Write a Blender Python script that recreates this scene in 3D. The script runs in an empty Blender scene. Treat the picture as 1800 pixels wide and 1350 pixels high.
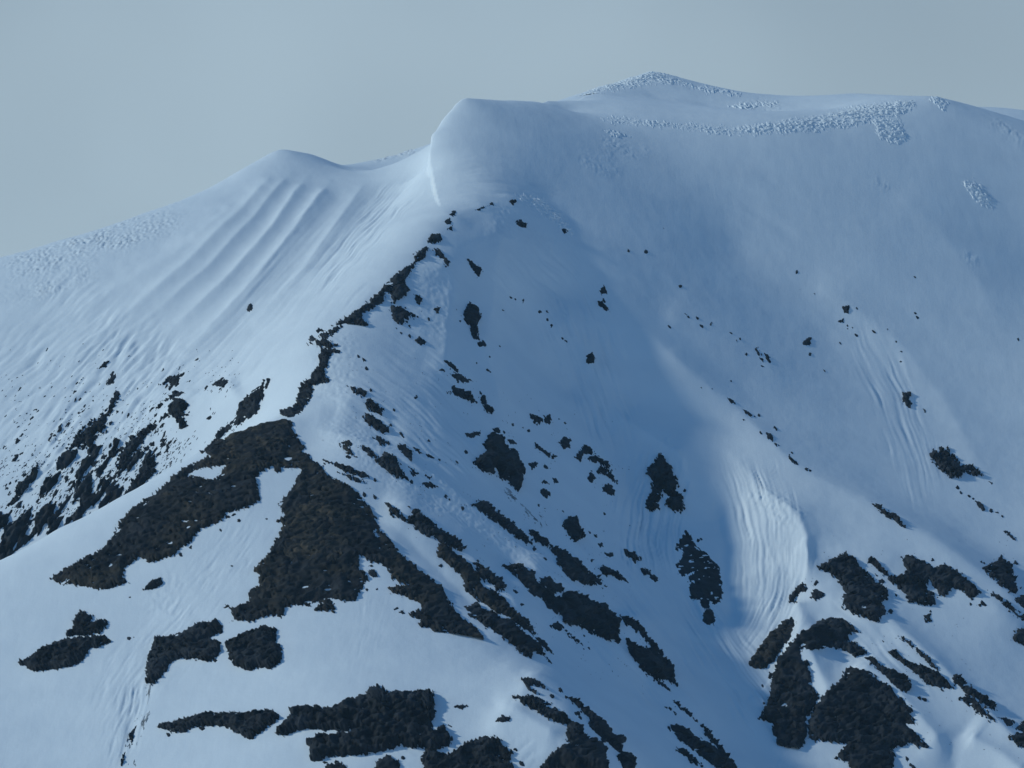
import bpy, math
import numpy as np
R = math.radians
scene = bpy.context.scene

# ------------------------------------------------------------------ camera, sky, sun, exposure
F_PX, PITCH, ZC = 10287.0, R(8.5), 0.0          # focal length in photo pixels (1800 wide = 10 degrees)
cam_d = bpy.data.cameras.new('camera'); cam = bpy.data.objects.new('camera', cam_d)
scene.collection.objects.link(cam); scene.camera = cam
cam_d.sensor_width = 36.0; cam_d.lens = 36.0 * F_PX / 1800.0
cam_d.clip_start = 1.0; cam_d.clip_end = 60000.0
cam.location = (0, 0, ZC); cam.rotation_euler = (math.pi/2 + PITCH, 0, 0)

SUN_EL, SUN_AZ = R(32), R(-91)                  # azimuth measured from +Y (view direction), negative = left
sdir = np.array([math.sin(SUN_AZ)*math.cos(SUN_EL), math.cos(SUN_AZ)*math.cos(SUN_EL), math.sin(SUN_EL)])
HAZE = 2.0e-5
SKY = .096
VEIL = (1.01/SKY, 1.085/SKY, .975/SKY)
world = bpy.data.worlds.new('World'); scene.world = world; world.use_nodes = True
wn, wl = world.node_tree.nodes, world.node_tree.links
sky = wn.new('ShaderNodeTexSky'); sky.sky_type = 'NISHITA'; sky.sun_disc = False
sky.sun_elevation = SUN_EL; sky.sun_rotation = SUN_AZ; sky.altitude = 200
sky.air_density = 1.0; sky.dust_density = 0.4; sky.ozone_density = 3.0
bg = wn['Background']; bg.inputs['Strength'].default_value = SKY
# pale veil of thin high cloud and haze low over the whole horizon, fading into the blue above
tc = wn.new('ShaderNodeTexCoord'); sx = wn.new('ShaderNodeSeparateXYZ'); wl.new(tc.outputs['Generated'], sx.inputs[0])
ra = wn.new('ShaderNodeMapRange'); ra.interpolation_type = 'SMOOTHSTEP'; wl.new(sx.outputs['Z'], ra.inputs['Value'])
ra.inputs['From Min'].default_value = .20; ra.inputs['From Max'].default_value = .36; ra.inputs['To Min'].default_value = .85; ra.inputs['To Max'].default_value = .04
cn = wn.new('ShaderNodeTexNoise'); cn.inputs['Scale'].default_value = 8.0; cn.inputs['Detail'].default_value = 3; wl.new(tc.outputs['Generated'], cn.inputs['Vector'])
cr = wn.new('ShaderNodeMapRange'); wl.new(cn.outputs['Fac'], cr.inputs['Value'])
cr.inputs['From Min'].default_value = .3; cr.inputs['From Max'].default_value = .7; cr.inputs['To Min'].default_value = .82; cr.inputs['To Max'].default_value = 1.12
vc = wn.new('ShaderNodeVectorMath'); vc.operation = 'SCALE'; vc.inputs[0].default_value = VEIL; 
hr = wn.new('ShaderNodeMapRange'); wl.new(sx.outputs['Z'], hr.inputs['Value'])           # brighter towards the horizon all round
hr.inputs['From Min'].default_value = .04; hr.inputs['From Max'].default_value = .26; hr.inputs['To Min'].default_value = 1.16; hr.inputs['To Max'].default_value = .88
hm_ = wn.new('ShaderNodeMath'); hm_.operation = 'MULTIPLY'; wl.new(cr.outputs[0], hm_.inputs[0]); wl.new(hr.outputs[0], hm_.inputs[1])
wl.new(hm_.outputs[0], vc.inputs['Scale'])
mx = wn.new('ShaderNodeMix'); mx.data_type = 'RGBA'; wl.new(ra.outputs[0], mx.inputs['Factor']); tn = wn.new('ShaderNodeMix'); tn.data_type = 'RGBA'; tn.blend_type = 'MULTIPLY'; tn.inputs['Factor'].default_value = 1; tn.inputs['B'].default_value = (.16, 1.13, 1.55, 1); wl.new(sky.outputs[0], tn.inputs['A'])
wl.new(tn.outputs['Result'], mx.inputs['A']); wl.new(vc.outputs[0], mx.inputs['B'])
wl.new(mx.outputs['Result'], bg.inputs['Color'])
sun_d = bpy.data.lights.new('sun', 'SUN'); sun_d.energy = 3.9; sun_d.angle = R(3); sun_d.color = (1.0, .95, .70)
sun = bpy.data.objects.new('sun', sun_d); scene.collection.objects.link(sun)
from mathutils import Vector
sun.rotation_euler = Vector(sdir.tolist()).to_track_quat('Z', 'Y').to_euler()
vs = scene.view_settings; vs.view_transform = 'Standard'; vs.look = 'None'; vs.gamma = 1.0; vs.use_curve_mapping = False
vs.exposure = -0.99; vs.use_white_balance = True; vs.white_balance_temperature = 5400; vs.white_balance_tint = 10

# ------------------------------------------------------------------ projection helpers
CP, SP = math.cos(PITCH), math.sin(PITCH)
def unproject(u, v, y):
    a = (np.asarray(u, float)-900)/F_PX; b = (675-np.asarray(v, float))/F_PX
    s = y/(CP - b*SP)
    return a*s, ZC + s*(SP + b*CP)              # x, z
def project(x, y, z):
    d = y*CP + (z-ZC)*SP
    return 900 + F_PX*x/d, 675 - F_PX*(-y*SP + (z-ZC)*CP)/d

rng = np.random.default_rng(7)
_P = rng.permutation(4096).astype(np.int64); _G = rng.random(4096)*2*np.pi
_GX, _GY = np.cos(_G), np.sin(_G)
def perlin(x, y, seed=0):
    x = np.asarray(x, float); y = np.asarray(y, float)
    xi = np.floor(x).astype(np.int64); yi = np.floor(y).astype(np.int64)
    fx, fy = x-xi, y-yi
    ux = fx*fx*fx*(fx*(fx*6-15)+10); uy = fy*fy*fy*(fy*(fy*6-15)+10)
    def g(i, j, dx, dy):
        h = _P[(_P[(i + seed*131) & 4095] + j) & 4095]
        return _GX[h]*dx + _GY[h]*dy
    a = g(xi, yi, fx, fy); b = g(xi+1, yi, fx-1, fy); c = g(xi, yi+1, fx, fy-1); d = g(xi+1, yi+1, fx-1, fy-1)
    return ((a*(1-ux)+b*ux)*(1-uy) + (c*(1-ux)+d*ux)*uy)*1.5
def fbm(x, y, oct=4, seed=0, gain=.5):
    r = 0; a = 1.0; f = 1.0
    for k in range(oct):
        r = r + a*perlin(x*f, y*f, seed+k*7); a *= gain; f *= 2.03
    return r
def ridged(x, y, oct=4, seed=0):
    r = 0; a = 1.0; f = 1.0
    for k in range(oct):
        r = r + a*(1-2*np.abs(perlin(x*f, y*f, seed+k*7))); a *= .5; f *= 2.03
    return r
def sstep(a, b, x):
    t = np.clip((x-a)/(b-a), 0, 1); return t*t*(3-2*t)

# ------------------------------------------------------------------ broad shape of the mountain: crests and gullies
LINES = [
 # skyline of the left wall and its peak, then the saddle
 [(-250,513,3400),(0,453,3430),(200,394,3460),(350,341,3495),(430,297,3525),(490,262,3550),(540,270,3570),(600,289,3610),(680,277,3660),(750,258,3700),(800,255,3740)],
 # wind-packed block: top edge, left edge
 [(810,216,3520),(900,192,3560),(990,178,3640)],
 [(810,216,3520),(775,259,3500),(756,282,3480),(753,297,3460),(757,309,3440)],
 # summit crest
 [(990,187,3650),(1060,150,3710),(1140,126,3750),(1200,147,3750),(1300,173,3740),(1400,174,3700),(1500,164,3640),(1600,168,3580),(1650,172,3545),(1720,204,3520),(1800,240,3490),(1950,310,3440)],
 # edge of the summit plateau
 [(1000,203,3600),(1060,211,3565),(1150,215,3550),(1250,226,3530),(1400,222,3515),(1500,207,3520),(1600,184,3535)],
 # far rim
 [(1650,196,3950),(1720,191,3950),(1760,199,3950),(1800,210,3950),(1950,235,3950)],
 # gully left of the main ridge
 [(735,310,3500),(690,365,3443),(640,405,3385),(570,470,3318),(480,545,3255),(400,625,3195),(300,725,3128),(200,830,3075)],
 [(430,760,3075),(350,862,3045),(200,955,2990),(0,1075,2930),(-150,1140,2890)],
 # main ridge
 [(960,345,3430),(900,352,3400),(850,362,3370),(795,378,3335),(750,440,3280),(700,500,3230),(640,545,3185),(600,572,3160),(560,600,3130),(555,650,3095),(540,700,3060),(510,735,3020)],
 [(510,735,3020),(540,790,2985),(600,840,2955),(650,890,2925),(690,950,2895),(740,1010,2865),(790,1060,2835),(850,1130,2800),(920,1185,2760),(990,1255,2715),(1040,1310,2690),(1070,1360,2665),(1110,1440,2620)],
 # left edge of the near spur
 [(510,735,3020),(470,745,3010),(420,765,3000),(350,795,2975),(280,835,2945),(200,880,2920),(100,930,2885),(0,985,2850),(-150,1060,2800)],
 # near faces
 [(520,900,2905)],[(520,1080,2810)],[(260,1090,2795)],[(0,1200,2730)],[(250,1350,2660)],[(0,1350,2645)],[(600,1350,2665)],[(850,1260,2715)],
 [(500,1160,2757)],[(620,1230,2716)],[(740,1110,2802)],[(760,1200,2742)],
 [(0,1520,2550),(300,1520,2555),(600,1520,2560),(900,1520,2580),(1200,1520,2680),(1500,1520,2690),(1800,1520,2680)],
 # main gully right of the ridge
 [(1000,700,3172),(1080,800,3112),(1130,920,3050),(1200,1040,2985),(1290,1150,2915),(1350,1260,2860),(1400,1350,2815),(1450,1450,2770)],
 [(850,560,3212)],[(930,600,3228)],[(880,450,3292)],[(1000,560,3262)],
 # long rib right of the gully
 [(960,345,3430),(1000,385,3390),(1060,450,3325),(1120,560,3240),(1190,640,3183),(1300,730,3132),(1420,850,3065),(1530,895,3030),(1640,960,2980),(1800,1080,2905),(1950,1190,2845)],
 # right face
 [(1300,450,3365)],[(1600,450,3345)],[(1850,520,3310)],[(1600,700,3175)],[(1850,780,3120)],[(1450,600,3255)],[(1550,860,3075)],[(1700,960,3020)],[(1850,1060,2960)],
 # lower right
 [(1500,1000,2965)],[(1480,1090,2920)],[(1400,1150,2890)],[(1600,1200,2850)],[(1850,1230,2830)],[(1500,1320,2800)],[(1850,1370,2750)],
 [(620,303,3555),(680,302,3585),(740,292,3605)],[(1100,170,3670),(1150,168,3680),(1250,187,3650),(1350,197,3620),(1450,193,3590)],
 # back slopes
 [(520,330,3680),(600,345,3710),(680,335,3750),(750,320,3790),(800,310,3830)],[(940,235,3760),(1000,225,3780),(1060,205,3820),(1180,195,3850),(1300,215,3830),(1400,222,3790),(1500,215,3720)],
 [(-200,600,3520),(0,530,3540),(200,480,3570),(350,420,3600)],[(0,640,3850),(500,420,3880),(750,330,3960),(950,260,3960),(1200,200,4050),(1500,240,3850)],
]
WORLD_PTS = [(x, y, z) for y, z in ((1500, 10), (2050, 95)) for x in (-900, -500, -150, 150, 500, 900)]
WORLD_PTS += [(-900, 2700, 210), (-900, 3200, 330), (-900, 3700, 420), (-900, 4300, 250), (900, 2700, 220), (900, 3200, 400), (900, 3700, 480), (900, 4300, 300),
              (-400, 4500, 380), (0, 4600, 420), (400, 4600, 420)]
CREST_V = [0,200,300,352,440,500,572,650,735,790,890,1010,1130,1255,1360,1520]
CREST_U = [1000,1000,980,900,750,700,600,555,510,540,650,740,850,990,1070,1180]
def yshift(u, v, y=3000):                           # both flanks of the main ridge swing away from the camera
    d = max(0., u-float(np.interp(v, CREST_V, CREST_U)))
    return .23*min(d, 500)+.20*max(0, d-500) + (max(0., 600-u)*.14*float(np.clip((3500-y)/500, 0, 1)) if d == 0 else 0)
def densify(line, step=26.0):
    out = []
    line = [(u, v, y+yshift(u, v, y)) for u, v, y in line]
    P = [np.array([*(lambda xz: (xz[0], y, xz[1]))(unproject(u, v, y))], float) for u, v, y in line]
    if len(P) == 1: return P
    for a, b in zip(P[:-1], P[1:]):
        n = max(1, int(np.linalg.norm(b-a)/step))
        out += [a+(b-a)*k/n for k in range(n)]
    return out+[P[-1]]
pts = np.array([p for l in LINES for p in densify(l)] + [np.array(p, float) for p in WORLD_PTS])
soft = np.array([.03 if len(l) == 1 else .0015 for l in LINES for p in densify(l)] + [.03]*len(WORLD_PTS))
keep = []
for i, p in enumerate(pts):
    if all((p[0]-pts[j][0])**2+(p[1]-pts[j][1])**2 > 81 for j in keep): keep.append(i)
pts = pts[keep]; soft = soft[keep]
RC = 5.0
SC = 1/1000.
def rbf_fit(P):
    n = len(P); X = P[:, :2]*SC
    D = np.sqrt(((X[:, None]-X[None])**2).sum(2) + (RC*SC)**2)
    A = np.zeros((n+3, n+3)); A[:n, :n] = D-np.diag(soft); A[:n, n] = 1; A[:n, n+1:] = X
    A[n, :n] = 1; A[n+1:, :n] = X.T
    return np.linalg.solve(A, np.concatenate([P[:, 2], np.zeros(3)]))
W = rbf_fit(pts)
def base_height(x, y):
    sh = x.shape; x = x.ravel()*SC; y = y.ravel()*SC; n = len(pts); out = np.empty(len(x))
    px, py = (pts[:, 0]*SC).astype(np.float32), (pts[:, 1]*SC).astype(np.float32); w = W[:n].astype(np.float32)
    for k in range(0, len(x), 20000):
        xs, ys = x[k:k+20000].astype(np.float32), y[k:k+20000].astype(np.float32)
        d = (xs[:, None]-px)**2; d += (ys[:, None]-py)**2; d += np.float32((RC*SC)**2); np.sqrt(d, out=d)
        out[k:k+20000] = d@w
    out += W[n] + W[n+1]*x + W[n+2]*y
    return out.reshape(sh)

# fan-shaped grid: columns are bearings, rows are distances; dense where the photograph looks
def axis(segs):
    a = [segs[0][0]]
    for lo, hi, st in segs:
        n = max(1, int(round((hi-lo)/st))); a += list(lo+(hi-lo)*np.arange(1, n+1)/n)
    return np.array(a)
UA = axis([(-2200,-400,60),(-400,-60,14),(-60,1860,2.25),(1860,2200,14),(2200,4000,60)])
YA = axis([(1200,2400,40),(2400,2620,6),(2620,3000,1.25),(3000,3560,1.35),(3560,3880,2.0),(3880,4220,5),(4220,4900,40)])
GU, GY = np.meshgrid(UA, YA)                       # [row y, col u]
GX = (GU-900)/F_PX*GY/(1/1.0105)
GZ = base_height(GX, GY)
GZ = np.maximum(GZ, -3+0*GZ)

def polydist(px, py, line):
    """signed distance (positive = right-hand side when walking the line on the picture) and fraction along it"""
    best = np.full(px.shape, 1e9); sg = np.zeros(px.shape); tt = np.zeros(px.shape)
    L = np.array(line, float); seg = np.hypot(*(L[1:, :2]-L[:-1, :2]).T); tot = seg.sum(); acc = 0
    for k in range(len(L)-1):
        ax, ay = L[k, :2]; bx, by = L[k+1, :2]; dx, dy = bx-ax, by-ay; l2 = dx*dx+dy*dy
        t = np.clip(((px-ax)*dx+(py-ay)*dy)/l2, 0, 1)
        ex, ey = px-ax-t*dx, py-ay-t*dy; d = np.hypot(ex, ey)
        m = d < best
        best[m] = d[m]; sg[m] = np.sign((dx*ey-dy*ex)[m]); tt[m] = ((acc+t*seg[k])/tot)[m]; acc += seg[k]
    return best*np.where(sg == 0, 1, sg), tt, tot
# ------------------------------------------------------------------ ribs, gullies, flutes and rough snow
def rib(Z, line, h, wl, wr, y0=0, y1=9e9, k=5.0, ends=(.18, .25), wb=1.0):
    """raise (or cut) the snow along a crest traced on the picture; wl / wr are widths left and right of it (photo pixels)"""
    L = np.array(line, float)
    n = 14; t = np.linspace(0, 1, len(L)); tt = np.linspace(0, 1, n*(len(L)-1)+1)
    D = np.stack([np.interp(tt, t, L[:, 0]), np.interp(tt, t, L[:, 1])], 1)
    for _ in range(3): D[1:-1] = .25*D[:-2]+.5*D[1:-1]+.25*D[2:]
    tap = sstep(0, ends[0], tt)*sstep(0, ends[1], 1-tt)
    D[:, 1] += max(h, 0)*tap*3.2
    wmax = 4*max(wl, wr)
    m = (PU > D[:, 0].min()-wmax) & (PU < D[:, 0].max()+wmax) & (PV > D[:, 1].min()-wmax) & (PV < D[:, 1].max()+wmax) & (GY > y0) & (GY < y1)
    pu, pv = PU[m], PV[m]
    wob = wb*(5*perlin(pu/60, pv/60, 3)+2.5*perlin(pu/21, pv/21, 9))
    d, f, _ = polydist(pu+wob, pv+.6*wob, D)
    Q = D[::3].astype(np.float32); qt = tt[::3].astype(np.float32); fs = np.empty(len(pu))
    for s0 in range(0, len(pu), 40000):                 # position along the crest, blended so that bends leave no step
        e_ = slice(s0, s0+40000)
        r2 = np.sqrt((pu[e_].astype(np.float32)[:, None]-Q[:, 0])**2+(pv[e_].astype(np.float32)[:, None]-Q[:, 1])**2)
        ww = np.exp(-(r2-r2.min(1)[:, None])/14); fs[e_] = (ww*qt).sum(1)/ww.sum(1)
    f = np.clip((fs-.03)/.94, 0, 1)
    w = np.where(d > 0, wr, wl)
    a = np.sqrt(d*d+k*k)-k
    Z[m] += h*sstep(0, ends[0], f)*sstep(0, ends[1], 1-f)*np.exp(-a/w)*(1-sstep(2.0, 3.5, a/w))
def zone(Z, line, hw, lam, lon, amp, oct=2, seed=0, y0=0, y1=9e9, rough=False, lump=False):
    """runnels (stretched along a flow line) or rough / lumpy snow inside a soft band round a traced line"""
    L = np.array(line, float)
    hb = 2.1*hw
    m = (PU > L[:, 0].min()-hb) & (PU < L[:, 0].max()+hb) & (PV > L[:, 1].min()-hb) & (PV < L[:, 1].max()+hb) & (GY > y0) & (GY < y1)
    pu, pv = PU[m], PV[m]
    if len(L) == 2: L = np.array([L[0], (L[0]+L[1])/2, L[1]])
    t0 = np.linspace(0, 1, len(L)); t1 = np.linspace(0, 1, 10*(len(L)-1)+1)
    L = np.stack([np.interp(t1, t0, L[:, 0]), np.interp(t1, t0, L[:, 1])], 1)
    for _ in range(12): L[1:-1] = .25*L[:-2]+.5*L[1:-1]+.25*L[2:]
    d, f, tot = polydist(pu, pv, L)
    ed = hw*(1+.35*perlin(pu/70, pv/70, seed+40)+.25*perlin(pu/25, pv/25, seed+41))
    env = sstep(0, .8, 1-np.abs(d)/np.maximum(ed, 1))*sstep(0, .25, f)*sstep(0, .3, 1-f)
    if rough or lump:
        x, y = GX[m], GY[m]; sc = .29
        nz = fbm(x/(lam*sc), y/(lon*sc*1.6), 3, seed)
        if lump: nz = (.5-1.1*np.abs(fbm(x/(lam*sc*1.4)+.4*nz, y/(lon*sc*2.2), 2, seed+4))+.7*fbm(x/(lam*sc*.5), y/(lam*sc*.8), 3, seed+5, .65))*(.4+1.2*np.clip(perlin(x/14, y/20, seed+6)+.35, 0, 1))
    else:
        wv = d+lam*.55*perlin(pu/(lam*6), pv/(lam*6), seed+3)
        nz = .7*fbm(wv/lam, f*tot/lon, oct, seed)+.5*fbm(wv/(lam*.57)+9, f*tot/(lon*.45), 2, seed+60)
        nz = nz*(.55+.9*np.clip(perlin(pu/(lam*5), pv/(lam*8), seed+70)+.4, 0, 1))
        nz = np.where(nz > 0, nz*.7, nz*1.2)
    Z[m] += amp*env*nz

# the wind-packed block below the summit: a snow lip with a sheer left edge
EDGE = [(757,3440,1),(753,3460,9),(756,3480,14),(775,3500,16),(810,3520,14),(900,3560,4.5),(990,3640,0)]
ex = np.array([(u-900)/F_PX*y*1.0105 for u, y, h in EDGE]); ey = np.array([y for u, y, h in EDGE], float)
m_ = (GX > -130) & (GX < 140) & (GY > 3300) & (GY < 3700)
d_, f_, tot_ = polydist(GX[m_], GY[m_], np.stack([ex, ey], 1))
arc = np.concatenate([[0], np.cumsum(np.hypot(np.diff(ex), np.diff(ey)))])/np.hypot(np.diff(ex), np.diff(ey)).sum()
t_ = np.linspace(0, 1, 60); qx, qy, qh = np.interp(t_, arc, ex), np.interp(t_, arc, ey), np.interp(t_, arc, [h for u, y, h in EDGE])
r_ = np.hypot(GX[m_][:, None]-qx, GY[m_][:, None]-qy); w_ = 1/(r_**2+20); hh = (w_*qh).sum(1)/w_.sum(1)
ds = -9*np.log(np.exp(-(r_-r_.min(1)[:, None])/9).mean(1))+r_.min(1)
GZ[m_] += 1.28*hh*sstep(-1.3, .5, -d_+.8*perlin(GX[m_]/9, GY[m_]/9, 5))*np.exp(-np.maximum(ds-18, 0)/40)*(1-sstep(60, 115, ds))
PU, PV = project(GX, GY, GZ)
RIBS = [
 # right of the main gully
 ([(985,372),(1030,420),(1075,500),(1115,560),(1190,632),(1290,715),(1400,825),(1440,852),(1530,888),(1640,950),(1720,1010),(1800,1072),(1900,1150)], 4.5, 50, 46, 0, 9e9, 6, (.4, .1)),
 ([(940,480),(990,540),(1022,600),(1045,660),(1090,722),(1150,765),(1195,795),(1215,850),(1214,930)], 11, 60, 46, 0, 9e9, 2.5),
 ([(1235,765),(1300,815),(1350,868),(1398,900),(1420,942),(1416,1000),(1398,1058)], 12, 60, 58, 0, 9e9, 2.5, (.5, .22)),
 ([(1395,1055),(1480,1062),(1560,1090),(1640,1160),(1720,1240),(1800,1320),(1900,1400)], 8, 40, 50, 0, 9e9, 5, (.3, .1)),
 ([(1420,985),(1490,978),(1560,985),(1660,1010),(1760,1080),(1850,1150)], 4, 40, 50, 0, 9e9, 5, (.35, .2)),
 ([(1440,1100),(1415,1140),(1440,1180),(1455,1215),(1425,1262)], 6, 40, 26),
 ([(1400,1056),(1416,1090),(1400,1130),(1375,1165)], 5, 40, 22),
 ([(1480,1170),(1560,1195),(1640,1290),(1680,1360)], 8, 40, 60),
 ([(1690,1300),(1760,1340),(1830,1400)], 6, 30, 30),
 # right flank of the main ridge
 ([(545,690),(640,697),(740,740),(840,790),(900,850)], 5, 30, 50),
 ([(520,738),(600,765),(700,805),(780,850),(850,905),(920,965),(1020,1030),(1075,1075)], 7, 24, 50),
 ([(660,870),(720,895),(800,950),(850,1010),(930,1090),(975,1150)], 5, 22, 40),
 ([(880,990),(960,1022),(1050,1060),(1100,1110),(1190,1195)], 5, 24, 44),
 ([(1080,1075),(1130,1095),(1170,1150),(1200,1215),(1300,1330)], 3, 24, 40),
 ([(900,1180),(960,1195),(1040,1250),(1110,1330),(1150,1380)], 4, 24, 40),
 ([(850,360),(880,420),(870,500),(850,600),(880,700),(900,790)], 5, 40, 50),
 ([(760,430),(800,480),(790,560),(780,640),(850,720)], 4, 40, 45),
 # upper right face
 ([(1560,320),(1640,390),(1720,490),(1790,610)], 1.5, 50, 40),
 ([(1400,480),(1480,520),(1580,600),(1660,700),(1720,810),(1800,930)], 2.5, 60, 45),
 ([(1150,540),(1230,570),(1340,630),(1400,700)], 1.2, 40, 30),
 # near left spur
 ([(870,1245),(910,1258),(960,1285),(990,1300)], 2.5, 20, 22),
 ([(880,1150),(920,1210),(900,1265),(840,1290)], 2.0, 40, 40),
 # left wall
 ([(500,280),(420,372),(330,462),(240,537),(130,612),(20,680)], 4.2, 30, 20, 0, 9e9, 4, (.1, .5), .2),
 ([(525,284),(445,388),(362,478),(272,556),(165,632)], 2.6, 16, 14, 0, 9e9, 3, (.1, .5), .2),
 ([(552,286),(478,400),(398,490),(308,575),(205,660)], 4.0, 22, 16, 0, 9e9, 3, (.1, .5), .2),
 ([(592,296),(520,400),(430,510),(330,612),(215,712)], 4.8, 24, 15, 0, 9e9, 3, (.1, .5), .2),
 ([(655,300),(600,380),(540,465),(455,560),(360,640)], 3.0, 20, 16, 0, 9e9, 3, (.15, .5), .2),
 ([(440,330),(330,430),(200,510),(60,580)], 2.6, 40, 30),
 ([(425,676),(380,680),(330,700),(250,745)], 3.5, 40, 30),
]
for r_ in RIBS: rib(GZ, *r_)
CUTS = [
 ([(1060,430),(1120,520),(1210,600),(1320,690),(1430,800)], -2, 45, 45, 0, 9e9, 12, (.4, .3)),
 ([(1250,860),(1275,940),(1283,1040),(1290,1130)], -5, 36, 36),
 ([(1040,690),(1090,800),(1125,900),(1170,1000)], -4, 40, 40),
 ([(560,720),(640,745),(720,790)], -2, 30, 30),
 ([(690,860),(780,900),(860,960),(940,1040),(1040,1120)], -2.5, 24, 24),
 ([(600,870),(700,935),(800,1030),(900,1130)], -3, 22, 22),
 ([(250,1190),(235,1260),(215,1340)], -1.0, 10, 10),
]
for c_ in CUTS: rib(GZ, *c_)
GZ0 = GZ.copy(); PU, PV = project(GX, GY, GZ)
WALL = dict(y0=3060, y1=3640)
ZONES = [
 # broad flutes of the left wall, then finer runnels between them
 (([(545,262),(470,350),(390,440),(270,560),(120,680)], 190, 60, 900, .5, 1, 1), WALL),
 (([(680,330),(600,420),(520,510),(400,640),(250,760)], 110, 16, 300, 0.6, 2, 2), WALL),
 (([(740,300),(680,370),(600,450),(540,530)], 46, 6, 150, 0.8, 2, 3), WALL),
 (([(330,560),(230,660),(120,780),(0,900)], 150, 14, 90, 1.3, 3, 4), WALL),
 (([(200,500),(90,590),(-40,700)], 110, 16, 120, 1.1, 3, 5), WALL),
 # fluted walls above the main gully
 (([(985,520),(1020,620),(1060,720),(1090,820)], 85, 8, 170, 1.3, 3, 6), {}),
 (([(1170,770),(1150,850),(1130,950),(1150,1040)], 85, 6, 220, 1.1, 3, 7), {}),
 (([(1290,790),(1330,900),(1340,1000),(1330,1110)], 85, 6, 190, 0.8, 3, 8), {}),
 (([(1390,930),(1385,1000),(1360,1080),(1310,1160)], 60, 6, 170, 0.7, 3, 9), {}),
 (([(1500,540),(1560,660),(1610,790),(1640,920)], 60, 8, 200, 0.5, 2, 10), {}),
 (([(1180,1000),(1240,1100),(1330,1230),(1400,1330)], 75, 8, 220, 1.0, 3, 11), {}),
 (([(900,880),(1010,1000),(1120,1120),(1260,1290)], 130, 11, 300, .8, 3, 12), {}),
 (([(620,620),(760,720),(900,860)], 130, 12, 160, .75, 3, 13), {}),
 (([(880,420),(980,520),(1040,640)], 100, 11, 170, 1.0, 3, 14), {}),
 (([(1440,1060),(1540,1150),(1640,1260)], 90, 14, 200, 0.4, 2, 15), {}),
 (([(1200,330),(1450,515),(1700,700)], 200, 60, 500, .5, 1, 16), {}),
 (([(1000,260),(1200,340),(1400,420)], 130, 40, 400, .45, 2, 17), {}),
 (([(780,330),(860,320),(1000,360)], 60, 9, 170, 0.7, 2, 18), {}),
 # old slide tracks on the near spur
 (([(470,860),(420,950),(330,1060),(230,1180),(150,1340)], 75, 7, 60, 0.3, 3, 19), dict(y1=3030)),
 (([(250,1190),(230,1270),(205,1360)], 36, 7, 80, 0.8, 2, 20), {}),
 (([(655,1030),(650,1100),(620,1200)], 40, 6, 70, .12, 2, 21), {}),
 (([(950,1290),(900,1330),(880,1365)], 50, 7, 60, .35, 2, 22), {}),
 (([(650,1325),(730,1330),(760,1320)], 30, 6, 60, .3, 2, 23), {}),
]
for a_, k_ in ZONES: zone(GZ, *a_, **k_)
ROUGH = [
 (([(520,700),(600,760),(760,860),(900,960),(1020,1040)], 50, 7, 7, .28, 2, 30), {}),
 (([(560,590),(600,640),(560,720)], 60, 8, 8, .28, 2, 31), {}),
 (([(740,450),(790,520),(730,600)], 70, 9, 9, .28, 2, 32), {}),
 (([(850,370),(950,420),(1000,470)], 60, 9, 9, .28, 2, 33), {}),
 (([(1300,860),(1380,900),(1410,950)], 34, 9, 9, .55, 2, 34), {}),
 (([(1160,770),(1175,800)], 36, 9, 9, .4, 2, 35), {}),
 (([(330,1010),(270,1060),(330,1040)], 50, 8, 8, .25, 2, 36), dict(y1=3030)),
]
for a_, k_ in ROUGH: zone(GZ, *a_, rough=True, **k_)
LUMPS = [  # wind-blasted rough snow under the left skyline and on the upper right face
 (([(-30,478),(100,452),(230,410),(350,360)], 40, 14, 9, .85, 2, 50), WALL),
 (([(-20,520),(90,500),(190,470)], 34, 12, 8, .55, 2, 51), WALL),
 (([(640,285),(700,272),(750,262)], 9, 5, 5, 1.0, 2, 52), {}),
 (([(1010,270),(1060,285),(1110,300)], 26, 10, 10, .5, 2, 53), {}),
 (([(1040,245),(1100,262),(1160,275)], 20, 9, 9, .45, 2, 54), {}),
 (([(1290,185),(1340,183),(1390,190)], 14, 8, 8, .6, 2, 55), {}),
 (([(1730,205),(1780,240),(1810,270)], 16, 9, 9, .5, 2, 56), {}),
 (([(1530,310),(1570,335)], 16, 8, 8, .4, 2, 57), {}),
 (([(1690,440),(1720,470)], 16, 8, 8, .4, 2, 58), {}),
]
for a_, k_ in LUMPS: zone(GZ, *a_, lump=True, **k_)
GZ += .10*fbm(GX/9, GY/14, 3, 77) + .3*fbm(GX/60, GY/90, 2, 78)
PU, PV = project(GX, GY, GZ)
VMIN = np.minimum.accumulate(PV, axis=0)           # horizon seen so far along each bearing
def hit(u, v):
    """distance at which the line of sight through a photo pixel first meets the mountain"""
    u = np.atleast_1d(np.asarray(u, float)); v = np.atleast_1d(np.asarray(v, float)); out = np.full(len(u), np.nan)
    ci = np.clip(np.searchsorted(UA, u), 0, len(UA)-1)
    for k in range(len(u)):
        col = VMIN[:, ci[k]]; j = np.searchsorted(-col, -v[k])
        if j < len(col): out[k] = YA[j]
    return out
def ground(U, Y, G):
    fi = np.interp(Y, YA, np.arange(len(YA))); fj = np.interp(U, UA, np.arange(len(UA)))
    i = np.clip(fi.astype(int), 0, len(YA)-2); j = np.clip(fj.astype(int), 0, len(UA)-2); a = fi-i; b = fj-j
    return (G[i, j]*(1-a)+G[i+1, j]*a)*(1-b) + (G[i, j+1]*(1-a)+G[i+1, j+1]*a)*b

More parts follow.
